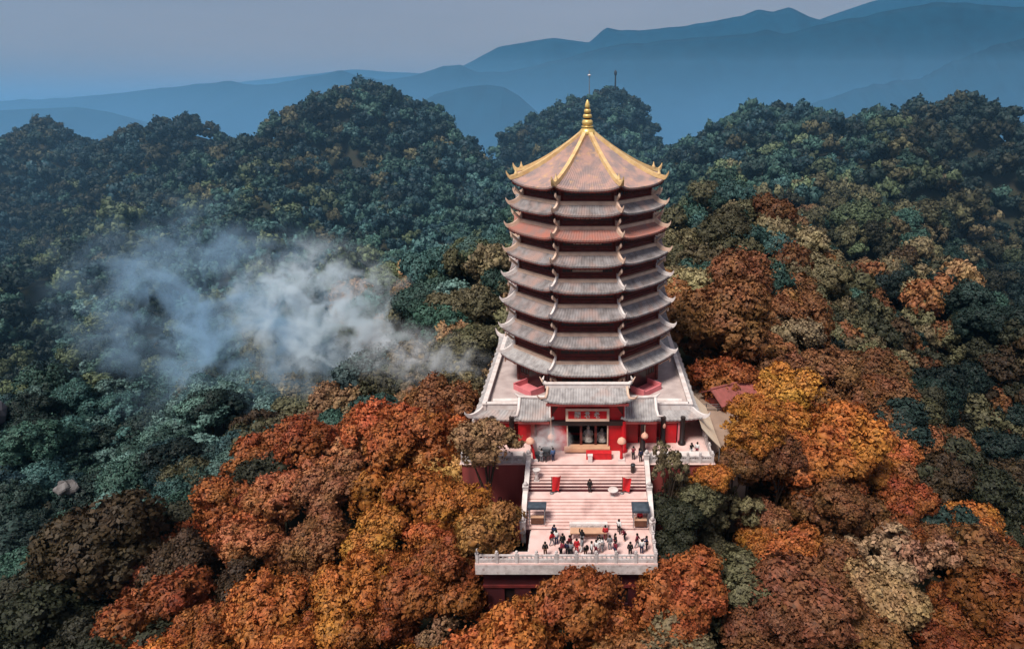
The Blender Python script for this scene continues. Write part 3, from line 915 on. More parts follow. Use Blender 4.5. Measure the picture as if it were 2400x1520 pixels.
for s in (-1, 1):
    MB().span(min(s * 3.9, s * 4.08), max(s * 3.9, s * 4.08), -14.68, -11.62, -1.58, 2.4).build('porch_side_wall', M['wood'], hall)
MB().span(-3.88, 3.88, -14.68, -11.62, 2.36, 2.44).build('porch_ceiling', M['black'], hall)

# ------------------------------------------------------------------ platform, stairs, lower terrace
UP, LOW = -1.6, -4.6
b = MB()
b.span(-14.2, 14.2, -17.7, 15.0, -12.0, UP - 0.06, mi=1)
b.span(-14.4, 14.4, -17.9, 15.2, UP - 0.058, UP, mi=0)
tag(b.build('upper_terrace', [M['paving'], M['retain']]), 'pink stone platform with red retaining walls under the pagoda', 'terrace', kind='structure')
b = MB()
b.span(-5.8, 6.75, -31.0, -25.7, LOW - 0.12, LOW)
b.span(-10.8, -5.802, -31.0, -29.2, LOW - 0.12, LOW)
b.span(-10.8, 6.75, -31.02, -29.0, LOW - 1.2, LOW - 0.122, mi=1)
b.span(-5.9, 6.75, -28.998, -25.7, LOW - 1.2, LOW - 0.122, mi=1)
tag(b.build('lower_terrace', [M['paving'], M['stone']]), 'pink stone forecourt at the foot of the stairs', 'terrace', kind='structure')
# substructure under the lower terrace
sub = tag(empty('terrace_substructure', (-2, -30, -14)), 'dark maroon wall with window openings under the front terrace', 'wall')
def subp(b, name, mat):
    return b.build(name, mat, sub, loc=(2, 30, 14))
b = MB()
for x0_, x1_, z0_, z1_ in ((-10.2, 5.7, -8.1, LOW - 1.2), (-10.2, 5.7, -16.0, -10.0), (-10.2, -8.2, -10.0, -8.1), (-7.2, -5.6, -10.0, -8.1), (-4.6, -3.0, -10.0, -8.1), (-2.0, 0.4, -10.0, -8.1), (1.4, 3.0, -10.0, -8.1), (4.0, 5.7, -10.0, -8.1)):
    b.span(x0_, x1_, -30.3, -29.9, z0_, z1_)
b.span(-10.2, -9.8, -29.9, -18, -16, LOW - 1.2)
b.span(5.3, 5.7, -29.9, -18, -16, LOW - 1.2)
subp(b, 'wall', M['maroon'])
for x_ in (-7.7, -5.1, -2.5, 0.9, 3.5):
    b = MB()
    b.box(x_, -30.0, -9.05, 1.0, 0.1, 1.9)
    w_ = subp(b, 'window', M['black'])
b = MB()
b.span(-10.3, 5.8, -30.42, -30.3, -7.9, -7.6)
b.span(-10.3, 5.8, -30.42, -30.3, -10.6, -10.3)
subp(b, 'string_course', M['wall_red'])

stairs = tag(empty('stone_stairs', (0, -22, LOW)), 'broad pink stone stairs in two flights up to the pagoda', 'stairs')
def stp(b, name, mat):
    return b.build(name, mat, stairs, loc=(0, 22, -LOW))
prof = [(-17.9, UP)]
y = -17.9
z = UP
n1, n2, land = 9, 10, 1.6
rise = (UP - LOW) / (n1 + n2)
tread = (8.1 - land) / (n1 + n2 - 1)
for i in range(n1 + n2 - 1):
    z -= rise
    d = land if i == n1 - 1 else tread
    b = MB()
    jit = random.uniform(-0.012, 0.012)
    b.span(-6.38, 6.38, y - d + jit, y, z - 0.9, z - 0.05, mi=1)
    b.span(-6.39, 6.39, y - d - 0.04 + jit, y, z - 0.048, z)
    stp(b, 'landing' if d == land else 'step', [M['paving'] if d == land else M['step'], M['step']])
    y -= d
    prof.append((y, z))
STAIR_END = y
b = MB()
b.prism([(-6.4, -17.72, UP - 0.2), (-6.4, STAIR_END, LOW - 0.02), (-6.4, STAIR_END, -13), (-6.4, -17.72, -13)], (12.8, 0, 0))
stp(b, 'stair_core', M['maroon'])
for s in (-1, 1):
    x0_ = s * 6.42
    w_ = s * 0.42
    def side(dz0, dz1, off=0.0, extra=0.0):
        ys = [(-17.6, UP), (-17.9 - tread * n1, UP - rise * n1), (-17.9 - tread * n1 - land, UP - rise * n1), (STAIR_END - 0.1, LOW)]
        return [(x0_ - s * off, yy, zz + dz1) for yy, zz in ys] + [(x0_ - s * off, yy, zz + dz0) for yy, zz in reversed(ys)]
    b = MB()
    b.prism(side(-1.6, 0.62), (w_, 0, 0))
    stp(b, 'side_wall', M['stone'])
    b = MB()
    b.prism(side(0.622, 0.80, 0.05), (w_ + s * 0.1, 0, 0))
    stp(b, 'coping', M['white'])
    for yy, zz in ((-17.75, UP), (-17.9 - tread * n1 - land / 2, UP - rise * n1), (STAIR_END - 0.3, LOW)):
        b = MB()
        b.box(x0_ + w_ / 2, yy, zz + 0.55, 0.56, 0.56, 1.3)
        b.box(x0_ + w_ / 2, yy, zz + 1.26, 0.64, 0.64, 0.12)
        b.lathe([(0.1, 0), (0.22, 0.1), (0.24, 0.24), (0.12, 0.42), (0.02, 0.5)], 8, (x0_ + w_ / 2, yy, zz + 1.32))
        stp(b, 'newel_post', M['stone'])

# balustrades: posts, pierced panels, rail
post_m = MB().box(0, 0, 0.55, 0.26, 0.26, 1.1).box(0, 0, 1.13, 0.32, 0.32, 0.07).lathe([(0.08, 1.16), (0.14, 1.22), (0.12, 1.34), (0.02, 1.42)], 8).mesh('post', M['stone'])
def panel_mesh(L):
    b = MB()
    b.box(0, 0, 0.26, L, 0.12, 0.46)
    b.box(0, 0, 0.84, L, 0.16, 0.16)
    for q in range(4):
        b.box(-L / 2 + L * (q + 0.5) / 4 - L / 8 + 0.04, 0, 0.625, 0.08 + (0.10 if q == 0 else 0.05), 0.11, 0.27)
    b.box(L / 2 - 0.06, 0, 0.625, 0.1, 0.11, 0.27)
    b.box(0, 0, 0.3, L * 0.8, 0.16, 0.26)
    return b.mesh('panel', M['stone'])
def balustrade(x0, y0, x1, y1, z, n, label):
    t = tag(empty('balustrade', ((x0 + x1) / 2, (y0 + y1) / 2, z)), label, 'balustrade', 'pale stone balustrades')
    L = math.hypot(x1 - x0, y1 - y0) / n
    rz = math.atan2(y1 - y0, x1 - x0)
    pmh = panel_mesh(L - 0.26)
    for i in range(n + 1):
        link('post', post_m, t, (lerp(x0, x1, i / n) - t.location.x, lerp(y0, y1, i / n) - t.location.y, 0), rz)
        if i < n:
            q = (i + 0.5) / n
            link('panel', pmh, t, (lerp(x0, x1, q) - t.location.x, lerp(y0, y1, q) - t.location.y, 0), rz)
    return t
balustrade(-10.6, -30.8, 6.55, -30.8, LOW, 9, 'long pale stone balustrade along the front edge of the forecourt')
balustrade(6.55, -30.5, 6.55, -26.3, LOW, 3, 'short stone balustrade at the right edge of the forecourt')
balustrade(-10.6, -30.5, -10.6, -29.4, LOW, 1, 'stub of stone balustrade at the left end of the forecourt')
balustrade(7.1, -17.6, 14.1, -17.6, UP, 5, 'stone balustrade on the platform right of the stairs')
balustrade(-14.1, -17.6, -7.1, -17.6, UP, 5, 'stone balustrade on the platform left of the stairs, behind the tan tree')
balustrade(14.1, -17.3, 14.1, 14.0, UP, 16, 'stone balustrade along the right side of the platform')
balustrade(-14.1, -17.3, -14.1, 14.0, UP, 16, 'stone balustrade along the left side of the platform')
# white stone bench-like plant beds behind the front balustrade of the platform
for s in (-1, 1):
    pb = tag(empty('planter', (s * 10.6, -16.7, UP)), 'long white planter on the platform, ' + ('right' if s > 0 else 'left') + ' of the stairs', 'planter', 'white planters')
    b = MB().span(-3.2, 3.2, -0.5, 0.5, 0, 0.55)
    b.build('trough', M['white'], pb)
    MB().span(-3.3, 3.3, -0.6, 0.6, 0.552, 0.66).build('coping', M['white'], pb)

# cream canvas awning sloping off the right side of the hall
aw = tag(empty('canvas_awning', (14.5, -11, UP)), 'cream canvas awning sloping down beside the right wall of the hall', 'awning')
def awp(b, name, mat):
    return b.build(name, mat, aw, loc=(-14.5, 11, -UP))
rows = []
for i in range(9):
    u = i / 8
    yy = lerp(-15.6, -5.0, u)
    rows.append([(lerp(13.05, 15.3, v), yy + lerp(0, -0.5, v), lerp(1.75, -0.55, v) - 0.12 * math.sin(PI * v) + 0.04 * math.sin(u * 12)) for v in (0, 0.25, 0.5, 0.75, 1.0)])
b = MB()
b.grid(rows)
b.grid([[(x, y_, z_ - 0.05) for x, y_, z_ in r] for r in rows][::-1])
awp(b, 'canvas', M['tarp'])
for u in (0.02, 0.5, 0.98):
    yy = lerp(-15.6, -5.0, u) - 0.45
    awp(MB().tube([(15.2, yy, -3.4 if u < 0.9 else -3.4), (15.2, yy, -0.58)], 0.05, 6), 'pole', M['steel'])

# yard to the right of the platform, with a low railing
b = MB()
b.add([(14.4, -14.5, -3.3), (19.5, -13, -3.5), (21, 8, -3.2), (14.4, 8, -3.1), (14.4, -14.5, -14), (19.5, -13, -14), (21, 8, -14), (14.4, 8, -14)], [(0, 1, 2, 3), (0, 4, 5, 1), (1, 5, 6, 2), (2, 6, 7, 3), (3, 7, 4, 0)])
tag(b.build('yard', M['earth']), 'bare brown yard beside the platform', 'yard', kind='structure')
rl = tag(empty('yard_railing', (18.5, -1.5, -3.2)), 'dark metal railing across the bare yard right of the hall', 'railing')
for i in range(6):
    MB().box(-4 + 1.6 * i, 0, 0.5, 0.1, 0.1, 1.0).build('post', M['bronze'], rl)
for zz in (0.35, 0.7, 1.0):
    MB().box(0, 0, zz, 8.1, 0.06, 0.06).build('rail', M['steel'], rl)

# ------------------------------------------------------------------ small things on the terraces
def lantern(x, y, ztop, zl, label, r=0.42):
    t = tag(empty('lantern', (x, y, zl)), label, 'lantern', 'peach lanterns of the porch')
    MB().lathe([(r * 0.35, -0.28), (r * 0.9, -0.2), (r, 0.0), (r * 0.8, 0.22), (r * 0.25, 0.42), (0.05, 0.55)], 12).build('shade', M['lamp'], t)
    MB().tube([(0, 0, 0.5), (0, 0, ztop - zl)], 0.03, 5).build('cord', M['cream'], t)
    MB().lathe([(0.05, -0.6), (0.09, -0.45), (0.05, -0.28)], 6).build('tassel', M['redcloth'], t)
lantern(-4.15, -15.9, 4.7, 0.75, 'pink lantern hanging left of the dark doorway')
lantern(6.55, -15.6, 2.1, 0.75, 'peach lantern hanging under the right wing roof')
lantern(9.0, -13.5, 1.2, 0.9, 'tiny pale lantern under the far right eave', 0.2)
def lamp_post(x, y, z, lean, label):
    t = tag(empty('lamp_post', (x, y, z)), label, 'lamp', 'mushroom lamps at the stair head')
    MB().tube([(0, 0, 0), (lean * 0.3, 0, 1.3), (lean, 0, 2.35)], [0.2, 0.14, 0.12], 8).build('pole', M['redcloth'], t)
    MB().lathe([(0.5, 2.3), (0.52, 2.45), (0.4, 2.72), (0.16, 2.9), (0.02, 2.94)], 12, (lean, 0, 0)).build('lamp_shade', M['lamp'], t)
    MB().box(0, 0, 0.12, 0.8, 0.6, 0.24).build('base', M['white'], t)
lamp_post(3.85, -17.0, UP, 0.0, 'red lamp post with peach mushroom shade right of the doorway')
lamp_post(-6.0, -17.0, UP, -0.45, 'leaning lamp post with peach shade at the left stair head')

# statues inside the doorway
for k, (x_, hh, lab) in enumerate(((0.1, 1.9, 'grey seated statue in the middle of the dark doorway'), (1.7, 1.5, 'white robed statue at the right of the dark doorway'), (-0.45, 0.9, 'small white urn at the foot of the doorway statue'))):
    t = tag(empty('statue' if k < 2 else 'urn', (x_, -13.6, -0.9)), lab, 'statue' if k < 2 else 'urn')
    if k < 2:
        MB().lathe([(0.62, 0), (0.58, 0.2), (0.45, 0.5 * hh), (0.4, 0.66 * hh), (0.16, 0.78 * hh)], 12).build('robe', M['statue'], t)
        MB().lathe([(0.1, 0.76 * hh), (0.2, 0.84 * hh), (0.19, 0.94 * hh), (0.08, hh), (0.03, hh * 1.06)], 10).build('head', M['statue'], t)
        for s in (-1, 1):
            MB().tube([(s * 0.38, 0, 0.64 * hh), (s * 0.55, -0.15, 0.45 * hh), (s * 0.2, -0.45, 0.4 * hh)], [0.13, 0.12, 0.08], 6).build('arm', M['statue'], t)
    else:
        MB().lathe([(0.2, 0), (0.36, 0.15), (0.42, 0.45), (0.36, 0.6)], 12).build('bowl', M['statue'], t)
        MB().lathe([(0.42, 0.6), (0.42, 0.66), (0.36, 0.67)], 12).build('rim', M['statue'], t)
MB_altar = tag(empty('altar', (0.6, -13.3, -1.58)), 'dark altar block behind the doorway', 'altar')
MB().span(-2.6, 1.7, -0.8, 0.8, 0, 0.6).build('block', M['wood'], MB_altar)
MB().span(-2.7, 1.8, -0.9, 0.9, 0.602, 0.68).build('top', M['black'], MB_altar)

# red cloth bench and a white box at the stair head
t = tag(empty('kneeling_bench', (1.3, -16.5, UP)), 'bright red draped bench in front of the doorway', 'bench')
MB().box(0, 0, 0.38, 2.9, 0.8, 0.72, taper=0.97).build('drape', M['redcloth'], t)
MB().box(0, 0, 0.775, 2.9, 0.84, 0.07).build('cushion', M['redcloth'], t)
t = tag(empty('donation_box', (0.3, -17.3, UP)), 'small white box standing at the left end of the red bench', 'box')
MB().box(0, 0, 0.42, 0.5, 0.4, 0.82).build('body', M['white'], t)
MB().box(0, 0, 0.86, 0.58, 0.48, 0.06).build('lid', M['white'], t)

def burner(x, y, z, label, k=1.0):
    t = tag(empty('incense_burner', (x, y, z)), label, 'burner')
    MB().lathe([(0.25 * k, 0.55 * k), (0.55 * k, 0.7 * k), (0.62 * k, 1.0 * k), (0.5 * k, 1.25 * k), (0.62 * k, 1.36 * k), (0.6 * k, 1.4 * k)], 14).build('bowl', M['bronze'], t)
    for q in range(3):
        a = q * 2 * PI / 3 + 0.5
        MB().tube([(0.35 * k * math.cos(a), 0.35 * k * math.sin(a), 0.75 * k), (0.5 * k * math.cos(a), 0.5 * k * math.sin(a), 0.35 * k), (0.45 * k * math.cos(a), 0.45 * k * math.sin(a), 0)], [0.12 * k, 0.1 * k, 0.08 * k], 6).build('leg', M['bronze'], t)
    for s in (-1, 1):
        MB().tube([(s * 0.55 * k, 0, 1.2 * k), (s * 0.8 * k, 0, 1.4 * k), (s * 0.75 * k, 0, 1.75 * k), (s * 0.6 * k, 0, 1.7 * k)], 0.06 * k, 5).build('handle', M['bronze'], t)
    return t
burner(-4.7, -16.9, UP, 'dark bronze incense burner in the smoke left of the doorway', 1.0)
burner(-5.55, -17.0, UP, 'small bronze burner beside the leaning lamp post', 0.7)

# central altar table and carved stone on the forecourt
t = tag(empty('stone_slab', (0.1, -25.75, LOW)), 'cream carved stone slab at the foot of the stairs', 'slab')
MB().span(-1.95, 1.95, -0.22, 0.22, 0, 0.9).build('block', M['white'], t)
for q in range(6):
    MB().box(-1.6 + 0.64 * q, -0.23, 0.5, 0.44, 0.06, 0.5).build('carved_panel', M['stone'], t)
t = tag(empty('offering_table', (0.1, -27.0, LOW)), 'long tan offering table with dark brown scrolled apron', 'table')
MB().box(0, 0, 0.86, 3.7, 0.95, 0.1).build('table_top', M['tan'], t)
b = MB()
b.prism([(-1.0, -0.42, 0.8), (-1.0, -0.42, 0.6), (-0.4, -0.42, 0.42), (0.3, -0.42, 0.46), (0.6, -0.42, 0.4), (1.0, -0.42, 0.6), (1.0, -0.42, 0.8)], (0, 0.06, 0))
b.build('apron', M['brownwood'], t)
for s in (-1, 1):
    MB().tube([(s * 1.7, -0.38, 0.8), (s * 1.78, -0.42, 0.4), (s * 1.72, -0.4, 0)], [0.08, 0.1, 0.07], 6).build('leg', M['brownwood'], t)
    MB().tube([(s * 1.7, 0.38, 0.8), (s * 1.78, 0.42, 0.4), (s * 1.72, 0.4, 0)], [0.08, 0.1, 0.07], 6).build('leg', M['brownwood'], t)

def stall(x, y, z, w, d, label, dome):
    t = tag(empty('incense_stall', (x, y, z)), label, 'stall')
    for sx in (-1, 1):
        for sy in (-1, 1):
            MB().box(sx * (w / 2 - 0.06), sy * (d / 2 - 0.06), 1.05, 0.08, 0.08, 2.1).build('post', M['steel'], t)
    b = MB()
    rows = []
    for i in range(7):
        v = -1 + 2 * i / 6
        rows.append([(u * w * 0.56, v * d * 0.56, 2.1 + dome * (1 - max(abs(u), abs(v)) ** 2) - 0.0) for u in np.linspace(-1, 1, 9)])
    b.grid(rows)
    b.grid([[(p[0], p[1], p[2] - 0.06) for p in r] for r in rows][::-1])
    edge = [(-w * .56, -d * .56), (w * .56, -d * .56), (w * .56, d * .56), (-w * .56, d * .56)]
    for q in range(4):
        (ax, ay), (bx, by) = edge[q], edge[(q + 1) % 4]
        b.add([(ax, ay, 2.1), (bx, by, 2.1), (bx, by, 1.86), (ax, ay, 1.86)], [(0, 1, 2, 3)])
    b.build('canopy', M['navy'], t)
    MB().box(0, -d * 0.2, 0.8, w * 0.8, d * 0.4, 0.08).build('counter', M['tan'], t)
    MB().box(0, -d * 0.2, 0.4, w * 0.76, d * 0.34, 0.7).build('counter_front', M['brownwood'], t)
    return t
stall(-5.2, -25.0, LOW + 0.45, 1.7, 1.0, 'dark navy canopied stall at the left foot of the stairs', 0.06)
stall(5.45, -25.2, LOW + 0.4, 1.6, 1.5, 'blue grey canopied stall at the right foot of the stairs', 0.32)
# red banners on the landing
LZ = UP - rise * n1
LY = -17.9 - tread * n1
for x_, lab, tw in ((-3.85, 'red cloth banner on a pole at the left of the stair landing', 0.25), (3.75, 'red cloth banner curled on its pole at the right of the stair landing', -0.5)):
    t = tag(empty('banner', (x_, LY - 0.35, LZ)), lab, 'banner')
    MB().tube([(0, 0, 0), (0, 0, 2.1)], 0.04, 6).build('pole', M['brownwood'], t)
    rows = []
    for i in range(8):
        v = i / 7
        rows.append([(0.05 + u * (0.95 - 0.25 * v), 0.14 * math.sin(u * 5 + v * 3 + tw * 6) * (0.3 + u), 2.05 - 1.75 * v + tw * u * 0.6 * (1 - v)) for u in np.linspace(0, 1, 7)])
    b = MB()
    b.grid(rows, True)
    b.grid([[(p[0], p[1] + 0.02, p[2]) for p in r] for r in rows][::-1], True)
    b.build('cloth', M['redcloth'], t)
    MB().lathe([(0.24, 0), (0.24, 0.1), (0.08, 0.16)], 8).build('foot', M['steel'], t)
t = tag(empty('stone_vase', (-5.6, -17.9 - tread * 5, UP - rise * 5)), 'white flared stone vase at the left side of the upper flight', 'vase')
MB().lathe([(0.18, 0), (0.26, 0.1), (0.16, 0.5), (0.24, 0.8), (0.42, 1.15), (0.44, 1.25)], 12).build('bowl', M['white'], t)
MB().box(0, 0, -0.1, 0.6, 0.6, 0.2).build('foot', M['stone'], t)
t = tag(empty('round_table', (2.75, LY - 0.75, LZ)), 'small white round table beside the right red banner', 'table')
MB().lathe([(0.55, 0.7), (0.58, 0.74), (0.55, 0.78)], 16).build('top', M['white'], t)
MB().lathe([(0.3, 0), (0.08, 0.08), (0.07, 0.7)], 8).build('pedestal', M['stone'], t)
t = tag(empty('litter_bin', (5.05, -17.9 - tread * 2.5, UP - rise * 3)), 'narrow black litter bin near the top right of the stairs', 'bin')
MB().lathe([(0.2, 0), (0.24, 0.1), (0.26, 0.95)], 10).build('body', M['black'], t)
MB().lathe([(0.28, 0.95), (0.24, 1.08), (0.1, 1.12)], 10).build('lid', M['bronze'], t)
# ------------------------------------------------------------------ trees
# surveyed trees: x, y, crown radius, colour, and where given the height of the crown centre
HAND = [
    (-32.8, 7.6, 3.88, 'rust'), (-38.8, -1.9, 4.43, 'redrust'), (-39.2, -9.8, 3.85, 'salmon'), (-23.6, -5.4, 5.09, 'rust'), (-10.9, -20.6, 3.1, 'tan', 2.2),
    (-17.7, -7.3, 3.64, 'goldtan'), (-31.2, -11.1, 3.78, 'pinkbrown'), (-42.3, -13.2, 3.49, 'salmon'), (-31.0, -18.3, 4.03, 'brown'), (-22.4, -13.4, 4.46, 'orange'),
    (-23.8, -18.5, 3.75, 'gold'), (-9.9, -27.3, 3.5, 'tanorange', -4.1), (-13.2, -24.5, 3.0, 'orange', -3.2), (-14.2, -29.0, 2.8, 'rust', -6.5), (23.5, -12.5, 2.9, 'brown', -4.5), (29.5, -16.5, 2.7, 'brown', -8.0), (-14.4, -10.9, 2.7, 'orange'), (-15.2, -30.1, 4.04, 'rust'), (-24.3, -27.9, 3.99, 'orange'),
    (-33.6, -26.8, 4.11, 'rustorange'), (-48.3, -23.0, 4.6, 'redrust'), (-41.9, -18.4, 3.07, 'darkbrown'), (-13.9, -33.0, 2.48, 'palepink'), (-1.4, -35.0, 3.3, 'rust', -6.5),
    (-65.5, -7.9, 6.97, 'darkbrown'), (-52.4, -12.2, 4.42, 'darkbrown'), (-87.4, 4.6, 6.16, 'darkolive'), (-69.8, -15.8, 5.47, 'darkolive'), (-13.6, -22.0, 2.85, 'redrust'),
    (-21.2, -23.1, 2.61, 'rustorange'), (-31.5, -21.8, 2.92, 'brown'), (9.8, -30.6, 3.98, 'rust'), (7.8, -34.0, 2.82, 'rust'),
    (27.6, 3.2, 4.57, 'gold'), (24.2, -3.6, 5.15, 'goldorange'), (35.0, -3.2, 5.52, 'orange'), (28.1, -8.8, 5.47, 'rustorange'), (40.4, -1.8, 3.6, 'orange'),
    (41.9, -7.1, 3.72, 'redrust'), (13.9, -19.4, 1.9, 'orange', -2.8), (8.9, -21.0, 1.8, 'olivetan', -0.4), (9.6, -23.6, 2.4, 'darkolive', -5.0), (8.9, -27.0, 2.2, 'darkolive', -6.6), (12.0, -21.0, 2.3, 'olive', -4.4), (17.0, -15.5, 2.4, 'brown', -3.6), (19.5, -13.0, 2.6, 'goldorange', -1.8), (20.5, -9.5, 2.8, 'orange', 0.2), (10.5, -19.8, 1.7, 'darkbrown', -3.9), (16.6, -15.4, 3.84, 'olivetan'), (21.7, -15.3, 2.85, 'pinkbrown'),
    (19.9, -18.7, 2.5, 'orange'), (25.2, -18.1, 2.53, 'orange'), (13.1, -16.8, 3.04, 'olive'), (21.3, -29.5, 4.96, 'maroonbrown'), (33.2, -19.9, 4.2, 'paletan'),
    (38.1, -19.4, 3.75, 'palepink'), (31.4, -27.2, 3.85, 'tan'), (45.9, -19.9, 4.47, 'brownorange'), (42.1, -21.9, 2.21, 'redrust'), (49.3, -21.3, 2.73, 'redrust'),
    (20.4, 13.0, 6.53, 'brownorange'), (25.9, 12.4, 4.29, 'brown'), (29.7, 11.4, 4.59, 'pinkbrown'), (38.4, 17.7, 4.9, 'pinkbrown'), (39.9, 13.8, 4.11, 'brown'),
    (27.9, -12.2, 4.01, 'brown'), (32.6, -13.3, 3.72, 'brown'), (32.2, -7.6, 3.38, 'rust'), (-61.8, 93.4, 7.62, 'tan'), (-29.6, 30.1, 3.92, 'olivetan'),
    (-21.6, 21.5, 4.37, 'olivetan'), (-30.8, 21.6, 3.32, 'tan'), (-18.4, 44.8, 1.56, 'orange'), (27.3, -29.9, 3.28, 'brownorange'), (16.7, -32.5, 3.33, 'maroonbrown'),
    (-42.0, -26.0, 3.28, 'rust'), (-28.9, -29.5, 2.86, 'rustorange'), (-20.0, -32.3, 2.93, 'rust'), (-5.8, -34.9, 2.58, 'maroonbrown'), (1.7, -34.9, 2.58, 'rust'),
    (19.2, -7.8, 1.96, 'brown'), (10.8, -20.8, 2.18, 'olive'), (17.1, 21.5, 4.22, 'brownorange'), (44.2, -11.7, 2.75, 'brown'), (14.7, -20.9, 2.66, 'olive'),
]
PAL = {
    'rust': (0.29, 0.092, 0.028), 'redrust': (0.26, 0.075, 0.025), 'salmon': (0.36, 0.135, 0.055), 'gold': (0.40, 0.17, 0.036), 'goldorange': (0.40, 0.155, 0.034),
    'orange': (0.35, 0.122, 0.028), 'rustorange': (0.32, 0.106, 0.028), 'tan': (0.28, 0.17, 0.085), 'goldtan': (0.38, 0.20, 0.065), 'tanorange': (0.33, 0.15, 0.05),
    'pinkbrown': (0.24, 0.105, 0.048), 'brown': (0.18, 0.078, 0.032), 'brownorange': (0.21, 0.09, 0.036), 'darkbrown': (0.06, 0.038, 0.02), 'olive': (0.085, 0.08, 0.042),
    'olivetan': (0.15, 0.12, 0.066), 'darkolive': (0.036, 0.038, 0.022), 'maroonbrown': (0.18, 0.07, 0.034), 'paletan': (0.32, 0.205, 0.125), 'palepink': (0.28, 0.15, 0.09),
    'green': (0.031, 0.066, 0.052), 'teal': (0.042, 0.092, 0.088), 'yellowgreen': (0.074, 0.096, 0.05), 'bluegreen': (0.019, 0.047, 0.055), 'deepgreen': (0.017, 0.032, 0.028), 'paleteal': (0.10, 0.172, 0.158)}  # blue-leaning greens: some of the near haze's cast is mixed into the leaf colour
for _k in ('green', 'teal', 'yellowgreen', 'paleteal', 'olive', 'olivetan'):
    PAL[_k] = tuple(1.25 * _c for _c in PAL[_k])
WORD = {'rust': 'rust-red', 'redrust': 'deep rust-red', 'salmon': 'salmon-pink', 'gold': 'golden yellow', 'goldorange': 'golden orange', 'orange': 'orange', 'rustorange': 'rusty orange', 'tan': 'tan',
        'goldtan': 'golden tan', 'tanorange': 'tan-orange', 'pinkbrown': 'pinkish brown', 'brown': 'brown', 'brownorange': 'brown-orange', 'darkbrown': 'dark brown', 'olive': 'olive', 'olivetan': 'olive-tan',
        'darkolive': 'dark olive', 'maroonbrown': 'maroon-brown', 'paletan': 'pale tan', 'palepink': 'pale pinkish', 'green': 'mid green', 'teal': 'blue-green', 'yellowgreen': 'yellow-green',
        'bluegreen': 'dark teal', 'deepgreen': 'deep green', 'paleteal': 'pale grey-green'}
GREENS = {'green', 'teal', 'yellowgreen', 'bluegreen', 'deepgreen', 'paleteal'}

def ico():
    t = (1 + 5 ** 0.5) / 2
    v = np.array([(-1, t, 0), (1, t, 0), (-1, -t, 0), (1, -t, 0), (0, -1, t), (0, 1, t), (0, -1, -t), (0, 1, -t), (t, 0, -1), (t, 0, 1), (-t, 0, -1), (-t, 0, 1)], float)
    v /= np.linalg.norm(v[0])
    f = np.array([(0, 11, 5), (0, 5, 1), (0, 1, 7), (0, 7, 10), (0, 10, 11), (1, 5, 9), (5, 11, 4), (11, 10, 2), (10, 7, 6), (7, 1, 8), (3, 9, 4), (3, 4, 2), (3, 2, 6), (3, 6, 8), (3, 8, 9), (4, 9, 5), (2, 4, 11), (6, 2, 10), (8, 6, 7), (9, 8, 1)])
    return v, f
ICO_V, ICO_F = ico()

def unit(a):
    return a / np.maximum(np.linalg.norm(a, axis=-1, keepdims=True), 1e-9)

